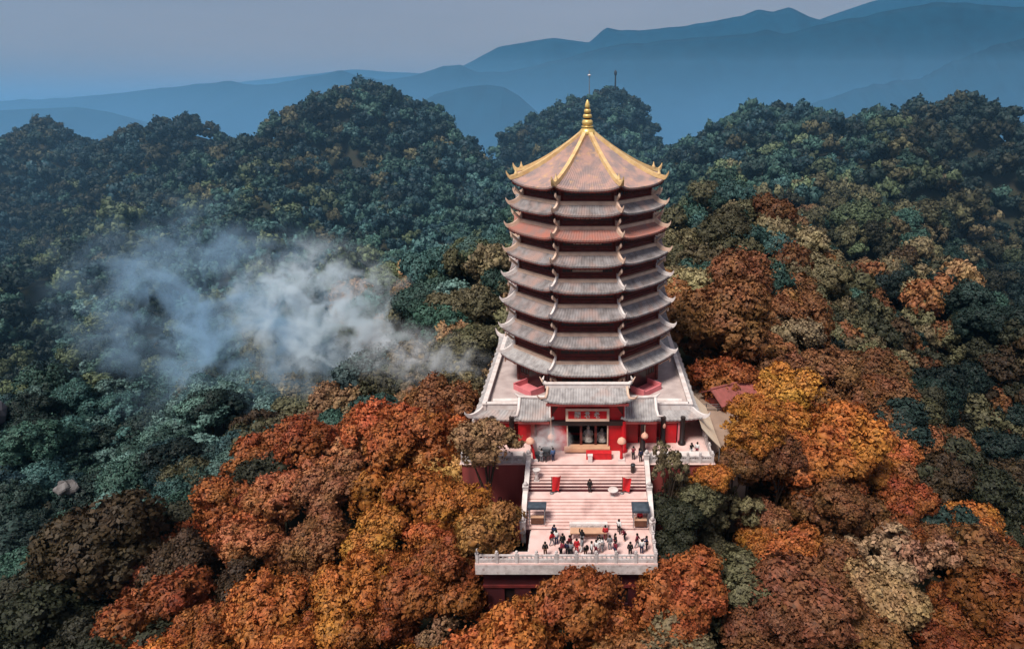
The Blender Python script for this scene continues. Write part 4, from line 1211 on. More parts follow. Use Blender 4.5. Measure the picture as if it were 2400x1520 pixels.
def crown_mesh(name, seed, lobes, cards, size, squash=0.85, core=0.8, spread=0.66, lobe_r=(0.26, 0.42)):
    """a crown about one metre in radius round the origin: many lobes, each set with small leaf sprays"""
    r = np.random.default_rng(seed)
    V, Fq, Ft, N = [], [], [], []
    o = 0
    # a few boughs carry the lobes, so the outline is uneven and has gaps
    nb = int(r.integers(5, 9))
    i = np.arange(nb)
    zz = 0.9 - (i + r.uniform(0.1, 0.9, nb)) / nb * 1.15
    th = i * 2.39996 + r.uniform(0, 6.28) + r.normal(0, 0.3, nb)
    rr = np.sqrt(np.maximum(0, 1 - zz * zz))
    BD = np.stack([rr * np.cos(th), rr * np.sin(th), zz], 1)
    BR = r.uniform(0.36, 0.60, nb)
    BC = BD * (spread * r.uniform(0.62, 1.02, (nb, 1))) * np.array([r.uniform(0.88, 1.15), r.uniform(0.88, 1.15), squash])
    BC = np.concatenate([BC, [[r.normal(0, 0.08), r.normal(0, 0.08), 0.05]]])
    BR = np.concatenate([BR, [0.62]])
    C, LR, D = [], [], []
    for k in range(lobes):
        q = int(r.integers(0, nb + 1)) if k >= nb + 1 else k
        d = unit(r.normal(0, 1, 3) + unit(BC[q]) * 0.5 + np.array([0, 0, 0.35]))
        c = BC[q] + d * BR[q] * r.uniform(0.5, 0.72)
        ins = np.min(np.linalg.norm((BC - c), axis=1) / BR)
        if ins < 0.42:
            c = BC[q] + d * BR[q] * 0.75
        C.append(c)
        LR.append(BR[q] * r.uniform(lobe_r[0], lobe_r[1]) * 1.5)
        D.append(d)
    for c, lr, ld in zip(C, LR, D):
        cv = c + ICO_V * lr * core * np.array([1, 1, 0.9])
        V.append(cv)
        N.append(unit(ICO_V + ld * 0.3))
        Ft.append(ICO_F + o)
        o += 12
        d = unit(r.normal(0, 1, (cards * 2, 3)))
        d = d[(d @ ld > -0.35)][:cards]
        k = len(d)
        # small sub-clumps: pull the sprays towards a few tufts on the lobe
        tuft = unit(r.normal(0, 1, (9, 3)) + ld * 0.8)
        near = tuft[np.argmax(d @ tuft.T, axis=1)]
        d = unit(d * 0.62 + near * 0.38)
        bulge = 0.86 + 0.26 * np.clip(np.einsum('ij,ij->i', d, near), 0, 1) ** 6
        p = c + d * (lr * bulge * r.uniform(0.9, 1.07, k))[:, None] * np.array([1, 1, 0.92])
        stray = r.random(k) < 0.1          # twig ends that stand out of the crown
        p = p + d * (stray * lr * r.uniform(0.1, 0.4, k))[:, None]
        n = unit(d + r.normal(0, 0.48, (k, 3)))
        a = unit(np.cross(n, r.normal(0, 1, (k, 3))))
        bb = np.cross(n, a)
        s = size * r.uniform(0.6, 1.35, k)[:, None]
        q = np.stack([p - a * s, p - bb * s * 0.62 - n * s * 0.12, p + a * s - n * s * 0.3, p + bb * s * 0.62 - n * s * 0.12], 1)
        V.append(q.reshape(-1, 3))
        N.append(np.repeat(unit(d * 0.55 + ld * 0.2 + n * 0.45), 4, axis=0))
        Fq.append(np.arange(k * 4).reshape(-1, 4) + o)
        o += k * 4
    V, N = np.concatenate(V), np.concatenate(N)
    faces = [tuple(f) for f in np.concatenate(Ft).tolist()] + [tuple(f) for f in np.concatenate(Fq).tolist()]
    me = bpy.data.meshes.new(name)
    me.from_pydata(V.tolist(), [], faces)
    me.polygons.foreach_set('use_smooth', [True] * len(faces))
    me.materials.append(M['leaf'])
    me.normals_split_custom_set_from_vertices(N.tolist())
    return me

def trunk_mesh(seed):
    r = random.Random(seed)
    b = MB()
    b.tube([(0, 0, -0.25), (0.01, 0.01, 0.1), (r.uniform(-.05, .05), r.uniform(-.05, .05), 0.55), (r.uniform(-.08, .08), r.uniform(-.08, .08), 1.05)], [0.11, 0.085, 0.06, 0.035], 7)
    for k in range(5):
        a = k * 1.26 + r.uniform(-.3, .3)
        z0_ = r.uniform(0.45, 0.8)
        b.tube([(0, 0, z0_), (0.2 * math.cos(a), 0.2 * math.sin(a), z0_ + 0.18), (0.5 * math.cos(a), 0.5 * math.sin(a), z0_ + 0.36)], [0.045, 0.032, 0.012], 5)
    return b.mesh('trunk', M['bark'])

NEAR = [crown_mesh('crown', 100 + k, 68 + 6 * (k % 3), 225, 0.044, 0.8 + 0.07 * (k % 4), core=0.6) for k in range(9)]
LOOSE = [crown_mesh('crown', 200 + k, 66, 80, 0.055, 0.95, core=0.4, spread=0.8, lobe_r=(0.16, 0.28)) for k in range(3)]
MID = [crown_mesh('crown', 300 + k, 38, 85, 0.075, 0.82 + 0.06 * (k % 3), core=0.62) for k in range(6)]
FAR = [crown_mesh('crown', 400 + k, 20, 26, 0.16, 0.9 + 0.08 * (k % 3), lobe_r=(0.3, 0.48)) for k in range(6)]
TRUNK = [trunk_mesh(k) for k in range(4)]

# ---- where they stand
CAMX, CAMY, CAMZ = 0.0, -85.0, 39.0
_cp, _sp = math.cos(R(19.6)), math.sin(R(19.6))
def seen(x, y, z):
    """distance along the view axis and direction, for choosing which trees get full detail and for wording the labels"""
    t = (y - CAMY) * _cp + (CAMZ - z) * _sp
    d = -(y - CAMY) * _sp + (CAMZ - z) * _cp
    return t, 1377 + 1600 * (x - CAMX) / t, 760 + 1600 * d / t

# colour of the woods, by place: x, y, choices
WOODS = [(-120, 79, 'green teal paleteal teal yellowgreen'), (-95, 140, 'green teal yellowgreen teal'), (-75, 25, 'teal green paleteal'), (-105, 55, 'paleteal teal green'), (-110, 240, 'green deepgreen bluegreen olive'), (-62, 95, 'yellowgreen olive green tan'),
         (-38, 62, 'olive yellowgreen olivetan green'), (-35, 112, 'paleteal teal green yellowgreen'), (-60, 190, 'green teal bluegreen'), (15, 310, 'bluegreen green deepgreen'), (20, 200, 'teal green bluegreen'),
         (-200, 270, 'deepgreen darkolive bluegreen'), (-300, 280, 'deepgreen darkolive bluegreen'), (-200, 170, 'green yellowgreen deepgreen'), (-90, 60, 'paleteal teal green paleteal'), (-70, 50, 'paleteal teal olive'),
         (65, 116, 'olivetan olive yellowgreen tan'), (55, 80, 'olivetan olive olive green'), (35, 110, 'teal green olive'), (85, 150, 'green olive yellowgreen'), (79, 225, 'bluegreen green deepgreen'),
         (155, 185, 'deepgreen darkolive deepgreen'), (110, 110, 'olivetan darkolive olive green'), (75, 35, 'deepgreen darkolive olive brown'), (120, 50, 'deepgreen darkolive darkbrown'), (70, 70, 'olivetan olive brown olive'), (100, 75, 'deepgreen darkolive darkbrown'),
         (60, 5, 'darkolive deepgreen darkbrown'), (80, -5, 'darkbrown deepgreen darkolive'), (-45, -8, 'salmon rust redrust'), (-30, -20, 'rust rustorange orange brown'), (-18, -25, 'rust orange rustorange'), (-30, -2, 'rust pinkbrown brown olivetan'),
         (-20, 5, 'tan rust pinkbrown'), (-70, -8, 'darkbrown darkolive'), (-95, 8, 'darkolive deepgreen darkbrown'), (-60, 20, 'green olive darkolive bluegreen'), (-50, 12, 'olivetan olive green'), (-30, 28, 'olivetan tan olive'),
         (-90, 30, 'green deepgreen bluegreen'), (-130, 30, 'deepgreen darkolive bluegreen'), (-180, 80, 'deepgreen green bluegreen'), (30, -27, 'maroonbrown brown rust'), (46, -17, 'brownorange brown redrust'), (28, -12, 'brown olivetan rust'),
         (25, 6, 'orange brownorange rust'), (40, 24, 'pinkbrown brown olivetan'), (20, 24, 'brownorange brown olivetan'), (0, 42, 'olive olivetan green'), (15, 55, 'olivetan olive olivetan'), (38, 48, 'olivetan olive brown'), (60, 55, 'olive olivetan darkolive'), (45, -3, 'rust orange brown'), (15, -24, 'olive olivetan brown'), (52, 30, 'brown darkolive olive')]
_wxy = np.array([(a, c) for a, c, _ in WOODS], float)
def patch(x, y):
    return 1.0 + 0.32 * math.sin(x * 0.043 + 1.1 * math.sin(y * 0.03)) * math.sin(y * 0.05 + 0.7 * math.sin(x * 0.06)) + 0.14 * math.sin(x * 0.17 + y * 0.13)

def wood_colour(x, y):
    s = 0.35 * max(20.0, math.hypot(x, y + 85)) * 0.25
    d = np.hypot(_wxy[:, 0] - x - random.gauss(0, s), _wxy[:, 1] - y - random.gauss(0, s))
    return random.choice(WOODS[int(np.argmin(d))][2].split())

trees = []      # x, y, z, radius, colour, crown height over the base
for h in HAND:
    x, y, r_, c = h[:4]
    gz = g1(x, y)
    if len(h) > 4:
        trees.append((x, y, gz, r_, c, h[4] - gz))
    else:
        trees.append((x, y, gz, r_, c, 1.5 * r_))
n_hand = len(trees)
TALL = [k for k, h in enumerate(HAND) if h[0] == -1.4][0]      # the pointed tree before the forecourt wall
hx = np.array([(t[0], t[1], t[3]) for t in trees])

def scatter(step, tmin, tmax, rmin, rmax):
    gx, gy = np.meshgrid(np.arange(-440, 330, step), np.arange(-60, 445, step))
    gx = (gx + rng.uniform(-0.42, 0.42, gx.shape) * step).ravel()
    gy = (gy + rng.uniform(-0.42, 0.42, gy.shape) * step).ravel()
    t0 = (gy + 85) * _cp + 20
    ok = (t0 > tmin - 30) & (t0 < tmax + 60)
    gx, gy = gx[ok], gy[ok]
    gz = np.concatenate([ground(gx[i:i + 4000], gy[i:i + 4000]) for i in range(0, len(gx), 4000)])
    rad = rng.uniform(rmin, rmax, len(gx)) * (1 + 0.25 * (rng.random(len(gx)) > 0.85))
    zt = gz + 2.1 * rad
    t = (gy - CAMY) * _cp + (CAMZ - zt) * _sp
    px = 1377 + 1600 * gx / t
    py = 760 + 1600 * (-(gy - CAMY) * _sp + (CAMZ - zt) * _cp) / t
    pr = 1600 * rad / t
    ok = (t > tmin) & (t <= tmax) & (px > -750 - pr) & (px < 2950 + pr) & (py < 1800) & (py > -200)
    # clear of the stonework
    ok &= ~((np.abs(gx) < 15.2 + rad * 0.75) & (gy > -19 - rad * 0.6) & (gy < 16 + rad * 0.5))
    ok &= ~((gx > -11.5 - rad * 0.8) & (gx < 7.5 + rad * 0.8) & (gy > -32 - rad) & (gy < -17))
    ok &= ~((gx > 14) & (gx < 21.5) & (gy > -15) & (gy < 3))
    # nothing grows up in front of the temple
    ok &= ~((px > 1080) & (px < 1560) & (py < 1350) & (gy < -16))
    ok &= ~((px > 1540) & (px < 1720) & (py < 1110) & (gy < -4))
    ok &= ~((px > 1100) & (px < 1180) & (py > 830) & (py < 1100) & (gy < 10) & (gx > -16))
    d = np.hypot(gx[:, None] - hx[None, :, 0], gy[:, None] - hx[None, :, 1])
    ok &= ~np.any(d < 0.62 * (rad[:, None] + hx[None, :, 2]), axis=1)
    idx = np.nonzero(ok)[0]
    # hidden behind the hills
    keep = np.ones(len(idx), bool)
    for k in np.linspace(0.15, 0.97, 28):
        X = gx[idx] * k
        Y = CAMY + (gy[idx] - CAMY) * k
        Z = CAMZ + (zt[idx] + 4 - CAMZ) * k
        far_enough = np.hypot(gx[idx] - X, gy[idx] - Y) > 26
        keep &= ~((ground(X, Y) > Z) & far_enough)
    return [(gx[i], gy[i], gz[i], rad[i], t[i], px[i], py[i]) for i in idx[keep]]

pts = scatter(4.1, 40, 120, 2.2, 4.2) + scatter(5.2, 120, 200, 2.4, 5.2) + scatter(5.4, 200, 520, 2.3, 4.5)
autumn, green = [], []
for (x, y, z, r_, t, px, py) in pts:
    c = wood_colour(x, y)
    (green if c in GREENS else autumn).append((1600 * r_ / t, (x, y, z, r_, c, 1.5 * r_)))
autumn.sort(key=lambda q: -q[0])
green.sort(key=lambda q: -q[0])
n_aut, n_gr = 225, 290
singles = trees + [q[1] for q in autumn[:n_aut]] + [q[1] for q in green[:n_gr]]
mass = [q[1] for q in autumn[n_aut:]] + [q[1] for q in green[n_gr:]]

def zone(px, py):
    if py > 1100:
        if px < 520: return 'in the bottom left corner'
        if px < 1120: return 'along the bottom edge left of the forecourt' if py > 1340 else 'on the slope left of the stairs'
        if px < 1560: return 'below the front forecourt' if py > 1320 else 'beside the stairs'
        if px < 1760: return 'just right of the forecourt'
        return 'in the bottom right corner' if py > 1290 else 'on the slope right of the stairs'
    if py > 850:
        if px < 760: return 'in the left valley under the smoke'
        if px < 1180: return 'left of the hall'
        if px < 2020: return 'right of the hall'
        return 'in the dark valley at the right edge'
    if py > 500:
        if px < 700: return 'on the lower left hillside'
        if px < 1190: return 'on the slope left of the pagoda'
        if px < 1580: return 'behind the pagoda'
        if px < 1950: return 'on the slope right of the pagoda'
        return 'on the lower right hillside'
    return 'on the left peaks' if px < 560 else 'on the rounded peak left of the spire' if px < 1160 else 'on the peak behind the spire' if px < 1600 else 'on the ridge at the upper right'
ORD = ['leftmost', 'second from left', 'third from left', 'fourth from left', 'fifth from left', 'sixth from left', 'seventh from left', 'eighth from left', 'ninth from left', 'tenth from left', 'eleventh from left', 'twelfth from left']
info = []
byz = {}
for k, (x, y, z, r_, c, hgt) in enumerate(singles):
    t, px, py = seen(x, y, z + hgt)
    zn = zone(px, py)
    big = 'large ' if 1600 * r_ / t > 72 else ''
    key = (big + WORD[c], zn)
    byz.setdefault(key, []).append((px, k))
labels = {}
for (w_, zn), lst in byz.items():
    lst.sort()
    for j, (px, k) in enumerate(lst):
        base = w_ + ' tree ' + zn
        if len(lst) == 1:
            labels[k] = base
        elif len(lst) <= 12:
            labels[k] = base + ', ' + ('rightmost' if j == len(lst) - 1 else ORD[j])
        else:
            rows_ = sorted(lst, key=lambda q: seen(*singles[q[1]][:3])[2])
            nr = math.ceil(len(lst) / 11)
            per = math.ceil(len(lst) / nr)
            for w in range(nr):
                names = ['upper row', 'lower row'] if nr == 2 else ['upper row', 'middle row', 'lower row'] if nr == 3 else ['top row', 'second row', 'third row', 'bottom row', 'last row']
                for jj, (px2, k2) in enumerate(sorted(rows_[w * per:(w + 1) * per])):
                    labels[k2] = base + ', ' + names[min(w, 4)] + ', ' + ORD[jj]
            break
for k, (x, y, z, r_, c, hgt) in enumerate(singles):
    t, px, py = seen(x, y, z + hgt)
    root = tag(empty('autumn_tree' if c not in GREENS else 'green_tree', (x, y, z), random.uniform(0, 6.28)), labels[k], 'tree', 'trees ' + zone(px, py))
    rs = 1600 * r_ / t
    lib = NEAR if rs > 34 else MID
    if c in ('paletan', 'palepink', 'olivetan') and rs > 30 and k < n_hand:
        lib = LOOSE
    cr = link('crown', random.choice(lib), root, (0, 0, hgt))
    s1, s2 = random.uniform(0.92, 1.08), random.uniform(0.9, 1.15)
    cr.scale = (r_ * s1 * 1.2, r_ / s1 * 1.2, r_ * s2 * (1.5 if r_ < 2.1 and c == 'olivetan' else 1.25 if k == TALL else 1.05))
    col = PAL[c]
    vv = random.uniform(0.82, 1.2) if k < n_hand else random.uniform(0.7, 1.35) * patch(x, y)
    cr.color = (col[0] * vv, col[1] * vv * random.uniform(0.92, 1.08), col[2] * vv, 1)
    tr = link('trunk', random.choice(TRUNK), root)
    tr.scale = (r_ * 0.9, r_ * 0.9, hgt * 1.0)

def forest(name, label, items, lib, lo_t, hi_t):
    me = bpy.data.meshes.new(name)
    sel = [q for q in items if lo_t < seen(q[0], q[1], q[2])[0] <= hi_t]
    me.from_pydata([(q[0], q[1], q[2] + q[5]) for q in sel], [], [])
    n = len(sel)
    sc = np.array([(q[3] * a, q[3] * b2, q[3] * c2) for q, a, b2, c2 in zip(sel, rng.uniform(1.0, 1.2, n), rng.uniform(1.0, 1.2, n), rng.uniform(0.95, 1.3, n))])
    cols = np.array([PAL[q[4]] for q in sel]) * rng.uniform(0.65, 1.4, (n, 1)) * np.array([[patch(q[0], q[1])] for q in sel])
    at = me.attributes.new('scl', 'FLOAT_VECTOR', 'POINT'); at.data.foreach_set('vector', sc.ravel())
    at = me.attributes.new('rotz', 'FLOAT', 'POINT'); at.data.foreach_set('value', rng.uniform(0, 6.28, n))
    at = me.attributes.new('pick', 'INT', 'POINT'); at.data.foreach_set('value', rng.integers(0, len(lib), n).astype(np.int32))
    at = me.attributes.new('tint', 'FLOAT_COLOR', 'POINT'); at.data.foreach_set('color', np.concatenate([cols, np.ones((n, 1))], 1).ravel())
    o = tag(link(name, me), label, 'forest', kind='stuff')
    ng = bpy.data.node_groups.new(name, 'GeometryNodeTree')
    ng.interface.new_socket('Geometry', in_out='INPUT', socket_type='NodeSocketGeometry')
    ng.interface.new_socket('Geometry', in_out='OUTPUT', socket_type='NodeSocketGeometry')
    N, L = ng.nodes, ng.links
    gi, go = N.new('NodeGroupInput'), N.new('NodeGroupOutput')
    g2i = N.new('GeometryNodeGeometryToInstance')
    for lo in lib:
        oi = N.new('GeometryNodeObjectInfo')
        oi.inputs['Object'].default_value = lo
        sm = N.new('GeometryNodeSetMaterial')
        sm.inputs['Material'].default_value = M['leaf_i']
        L.new(oi.outputs['Geometry'], sm.inputs['Geometry'])
        L.new(sm.outputs[0], g2i.inputs[0])
    iop = N.new('GeometryNodeInstanceOnPoints')
    iop.inputs['Pick Instance'].default_value = True
    def named(a, t):
        nd = N.new('GeometryNodeInputNamedAttribute')
        nd.data_type = t
        nd.inputs['Name'].default_value = a
        return nd.outputs['Attribute']
    cx = N.new('ShaderNodeCombineXYZ')
    L.new(named('rotz', 'FLOAT'), cx.inputs[2])
    L.new(gi.outputs[0], iop.inputs['Points'])
    L.new(g2i.outputs[0], iop.inputs['Instance'])
    L.new(named('pick', 'INT'), iop.inputs['Instance Index'])
    L.new(cx.outputs[0], iop.inputs['Rotation'])
    L.new(named('scl', 'FLOAT_VECTOR'), iop.inputs['Scale'])
    L.new(iop.outputs[0], go.inputs[0])
    md = o.modifiers.new('scatter', 'NODES')
    md.node_group = ng
    return o

# the crowns that the wooded masses repeat: real trees standing on the hills, one per shape
def exemplars(meshes, items, name, zlab):
    out = []
    for j, me in enumerate(meshes):
        x, y, z, r_, c, hgt = items[j]
        o = link(name, me, None, (x, y, z + hgt))
        o.scale = (r_, r_, r_)
        o.color = (*PAL[c], 1)
        t, px, py = seen(x, y, z + hgt)
        tag(o, zlab[j] + ' ' + WORD[c] + ' woodland tree ' + zone(px, py), 'tree', 'trees in the far woods')
        out.append(o)
    return out
mass.sort(key=lambda q: seen(q[0], q[1], q[2])[0])
ZL = ['broad', 'round', 'lumpy', 'tall', 'low', 'leaning']
mid_items = mass[:6]
far_items = mass[-6:]
mass = mass[6:-6]
mid_o = exemplars(MID, mid_items, 'woodland_tree', ZL)
far_o = exemplars(FAR, far_items, 'woodland_tree', ZL)
forest('near_woods', 'dense mixed woods filling the gaps on the near slopes', mass, mid_o, 0, 230)
forest('hill_woods', 'dense dark woods covering the far hills and peaks', mass, far_o, 230, 2000)
print('TREES singles', len(singles), 'mass', len(mass), 'autumn', len(autumn), 'green', len(green))
# ------------------------------------------------------------------ people
def skin_mesh(name, verts, edges, radii, mat, root=0, sub=1):
    me = bpy.data.meshes.new(name + '_rig')
    me.from_pydata(verts, edges, [])
    o = bpy.data.objects.new(name + '_rig', me)
    COL.objects.link(o)
    o.modifiers.new('skin', 'SKIN')
    o.modifiers.new('sub', 'SUBSURF').levels = sub
    lay = me.skin_vertices[0].data if len(me.skin_vertices) else None
    if lay:
        for i, r_ in enumerate(radii):
            lay[i].radius = (r_, r_) if not isinstance(r_, tuple) else r_
            lay[i].use_root = (i == root)
    dg = bpy.context.evaluated_depsgraph_get()
    dg.update()
    out = bpy.data.meshes.new_from_object(o.evaluated_get(dg))
    out.name = name
    out.materials.clear()
    out.materials.append(mat)
    out.polygons.foreach_set('use_smooth', [True] * len(out.polygons))
    bpy.data.objects.remove(o)
    bpy.data.meshes.remove(me)
    return out

def pose(lean=0.0, arms=((0.24, 0.0, -0.28), (0.26, -0.05, -0.5)), arms2=None, step=0.0):
    """joints of a standing figure, facing -Y; arms given as elbow and wrist offsets from the shoulder"""
    J = {}
    def L(p):       # lean forward round the hip
        x, y, z = p
        dy, dz = y, z - 0.92
        c, s = math.cos(lean), math.sin(lean)
        return (x, c * dy - s * dz, 0.92 + s * dy + c * dz)
    J['pelvis'] = (0, 0, 0.92)
    J['waist'] = L((0, 0, 1.08))
    J['chest'] = L((0, -0.01, 1.30))
    J['neck'] = L((0, 0, 1.45))
    J['head'] = L((0, -0.02, 1.57))
    J['crown'] = L((0, -0.01, 1.68))
    for s, nm in ((1, 'r'), (-1, 'l')):
        sh = (s * 0.17, 0, 1.39)
        ar = arms if s > 0 or arms2 is None else arms2
        J['sh' + nm] = L(sh)
        J['el' + nm] = L((sh[0] + s * (ar[0][0] - 0.17), ar[0][1], sh[2] + ar[0][2]))
        J['wr' + nm] = L((sh[0] + s * (ar[1][0] - 0.17), ar[1][1], sh[2] + ar[1][2]))
        J['ha' + nm] = L((sh[0] + s * (ar[1][0] - 0.17), ar[1][1] - 0.04, sh[2] + ar[1][2] - 0.09))
        J['hip' + nm] = (s * 0.09, 0, 0.88)
        J['kn' + nm] = (s * 0.10, -0.04 - s * step * 0.5, 0.48)
        J['an' + nm] = (s * 0.10, 0.02 - s * step, 0.08)
        J['to' + nm] = (s * 0.11, -0.14 - s * step, 0.035)
    return J
BODY = ['pelvis', 'waist', 'chest', 'neck', 'head', 'crown'] + [p + s for s in 'rl' for p in ('sh', 'el', 'wr', 'ha', 'hip', 'kn', 'an', 'to')]
RADII = {'pelvis': 0.13, 'waist': 0.12, 'chest': 0.14, 'neck': 0.055, 'head': 0.10, 'crown': 0.07, 'sh': 0.065, 'el': 0.045, 'wr': 0.034, 'ha': 0.04, 'hip': 0.085, 'kn': 0.06, 'an': 0.042, 'to': 0.035}
EDG = [('pelvis', 'waist'), ('waist', 'chest'), ('chest', 'neck'), ('neck', 'head'), ('head', 'crown')] + [e for s in 'rl' for e in (('chest', 'sh' + s), ('sh' + s, 'el' + s), ('el' + s, 'wr' + s), ('wr' + s, 'ha' + s), ('pelvis', 'hip' + s), ('hip' + s, 'kn' + s), ('kn' + s, 'an' + s), ('an' + s, 'to' + s))]
def rad(n):
    return RADII.get(n, RADII.get(n[:-1], 0.05))
def figure(J):
    def sub(names, grow, mat, nm, root):
        ix = {n: i for i, n in enumerate(names)}
        es = [(ix[a], ix[c]) for a, c in EDG if a in ix and c in ix]
        return skin_mesh(nm, [J[n] for n in names], es, [rad(n) + grow for n in names], mat, ix[root])
    body = sub(BODY, 0.0, M['skin'], 'person', 'pelvis')
    top = sub(['pelvis', 'waist', 'chest', 'shr', 'elr', 'wrr', 'shl', 'ell', 'wrl'], 0.03, M['cloth'], 'jacket', 'chest')
    legs = sub(['pelvis', 'hipr', 'knr', 'anr', 'hipl', 'knl', 'anl'], 0.022, M['cloth'], 'trousers', 'pelvis')
    h = Vector(J['head'])
    hb = MB().lathe([(0.118, -0.02), (0.125, 0.06), (0.10, 0.13), (0.04, 0.165)], 10, (h.x, h.y + 0.02, h.z))
    hair = hb.mesh('hair', M['cloth'])
    return body, top, legs, hair
FIG = [figure(pose()), figure(pose(step=0.22, arms=((0.22, -0.14, -0.26), (0.2, -0.28, -0.42)), arms2=((0.22, 0.12, -0.27), (0.22, 0.1, -0.5)))),
       figure(pose(arms=((0.22, -0.2, -0.2), (0.06, -0.38, -0.02)), lean=0.08)), figure(pose(lean=0.62, arms=((0.22, -0.1, -0.26), (0.1, -0.3, -0.3)))),
       figure(pose(arms=((0.26, -0.1, 0.12), (0.2, -0.2, 0.36)), arms2=((0.24, 0, -0.28), (0.24, -0.08, -0.5))))]
BLACK, NAVY, GREY, WHITE, RED, MAROON, BROWN, BLUE = (0.012, 0.012, 0.014), (0.02, 0.025, 0.06), (0.22, 0.22, 0.24), (0.7, 0.69, 0.68), (0.5, 0.02, 0.03), (0.17, 0.02, 0.035), (0.12, 0.06, 0.04), (0.08, 0.14, 0.3)
HAIRC = (0.012, 0.01, 0.009)
def person(x, y, z, f, rz, top, legs, label, hair=HAIRC):
    body, tm, lm, hm = FIG[f]
    o = tag(link('person', body, None, (x, y, z), rz), label, 'person', 'visitors on the stairs and terraces')
    for nm, me, c in (('jacket', tm, top), ('trousers', lm, legs), ('hair', hm, hair)):
        q = link(nm, me, o)
        q.color = (*c, 1)
    return o
PEOPLE = [
    (-3.35, -27.2, 0, 2.8, NAVY, BLACK, 'person in navy standing apart at the left behind the crowd'),
    (-3.55, -28.3, 1, 1.2, RED, GREY, 'person in red jacket at the left end of the crowd'),
    (-3.1, -28.1, 2, 3.3, WHITE, NAVY, 'person in white top with navy trousers near the left end'),
    (-2.45, -28.6, 0, 0.3, BLACK, BLACK, 'tall person all in black, left of the crowd centre'),
    (-2.6, -29.9, 3, 2.4, MAROON, BLACK, 'person in maroon bending at the front balustrade'),
    (-1.75, -28.9, 0, 0.9, MAROON, MAROON, 'person in long maroon coat in the middle of the crowd'),
    (-1.95, -29.8, 0, 3.0, NAVY, BLACK, 'person in navy coat leaning by the balustrade'),
    (-1.6, -29.9, 2, 3.1, GREY, BLACK, 'person in grey hooded top by the balustrade'),
    (-1.05, -29.4, 0, 0.1, RED, RED, 'person in a full red outfit near the balustrade'),
    (-0.55, -28.0, 4, 3.1, BLACK, GREY, 'person in black with one arm raised towards the table'),
    (-0.55, -29.2, 1, 2.0, GREY, WHITE, 'person in grey walking with pale trousers'),
    (-0.2, -29.9, 3, 0.4, BLACK, BROWN, 'person in black bending with brown trousers'),
    (0.4, -29.8, 0, 1.6, WHITE, BLACK, 'person in white top and black trousers right of centre'),
    (0.85, -29.6, 0, 5.6, WHITE, MAROON, 'person in white with maroon trousers right of centre'),
    (1.15, -28.8, 4, 5.4, BLACK, WHITE, 'person in black raising an arm right of centre'),
    (1.5, -29.2, 2, 4.4, WHITE, GREY, 'person in white holding both hands to the chest'),
    (1.8, -27.3, 0, 3.1, RED, MAROON, 'person in red beside the right end of the offering table'),
    (2.2, -28.9, 0, 3.3, GREY, GREY, 'person in a long grey coat right of the crowd'),
    (2.75, -28.6, 0, 2.0, BLACK, MAROON, 'person in black top with maroon trousers'),
    (2.7, -29.8, 1, 2.6, MAROON, NAVY, 'person in maroon walking behind the balustrade'),
    (4.15, -29.9, 0, 3.0, BLACK, BLACK, 'person in black alone near the right end of the balustrade'),
    (3.75, -27.5, 3, 5.0, MAROON, BLACK, 'person in maroon bending beside the right stall'),
    (4.9, -28.6, 1, 1.4, MAROON, GREY, 'person in maroon top walking before the right stall'),
    (5.3, -29.5, 0, 3.0, WHITE, NAVY, 'person in white top at the right corner of the forecourt'),
    (5.85, -29.0, 2, 4.6, NAVY, BLACK, 'person in navy at the right corner of the forecourt'),
    (-4.1, -29.9, 0, 3.2, BLACK, BROWN, 'person in black leaning alone at the left balustrade'),
    (3.2, -26.3, 1, 3.0, WHITE, BLACK, 'person in white top walking near the last step'),
]
for x, y, f, rz, a, c, lab in PEOPLE:
    person(x, y, LOW, f, rz, a, c, lab)
person(5.4, -25.35, LOW + 0.4, 0, 0.0, RED, BLACK, 'person in red under the right stall canopy')
person(0.25, LY - 0.2, LZ, 0, 3.1, BLACK, BLACK, 'person in black alone at the middle of the stair landing')
person(6.0, -17.4, UP, 0, 0.2, NAVY, BLACK, 'person in navy at the top right of the stairs')
person(5.2, -16.9, UP, 2, 2.9, MAROON, BLACK, 'person in maroon praying under the right wing roof')
person(-5.2, -17.4, UP, 2, 2.8, GREY, GREY, 'person in grey praying in the smoke at the left stair head')
person(-3.9, -17.2, UP, 0, 3.6, BLUE, NAVY, 'person in blue by the bronze burner')
person(11.9, -16.0, UP, 2, 0.4, BLACK, WHITE, 'person in black and white by the right planter')
person(12.6, -15.9, UP, 0, 5.8, WHITE, MAROON, 'person in white with maroon trousers at the platform corner')

# ------------------------------------------------------------------ distant small things
def at_ground(x, y):
    return (x, y, g1(x, y))
t = tag(empty('summit_mast', (1.0, 310, g1(1.0, 310))), 'thin white-topped mast on the peak just above the spire', 'mast')
hgt = 44.5 - t.location.z
MB().tube([(0, 0, 0), (0, 0, hgt)], [0.35, 0.2], 6).build('pole', M['steel'], t)
MB().lathe([(0.2, hgt - 3.2), (0.9, hgt - 2.7), (0.9, hgt - 2.3), (0.2, hgt - 2.0)], 8).build('platform', M['white'], t)
t = tag(empty('summit_tower', (15.5, 317, g1(15.5, 317))), 'small dark lookout post on the summit behind the pagoda', 'tower')
hgt = 45.0 - t.location.z
MB().tube([(0, 0, 0), (0, 0, hgt - 2)], [0.55, 0.4], 6).build('pole', M['bronze'], t)
MB().lathe([(0.4, hgt - 3.2), (0.8, hgt - 2.6), (0.8, hgt - 1.2), (0.3, hgt - 0.5), (0.05, hgt)], 8).build('cabin', M['bronze'], t)

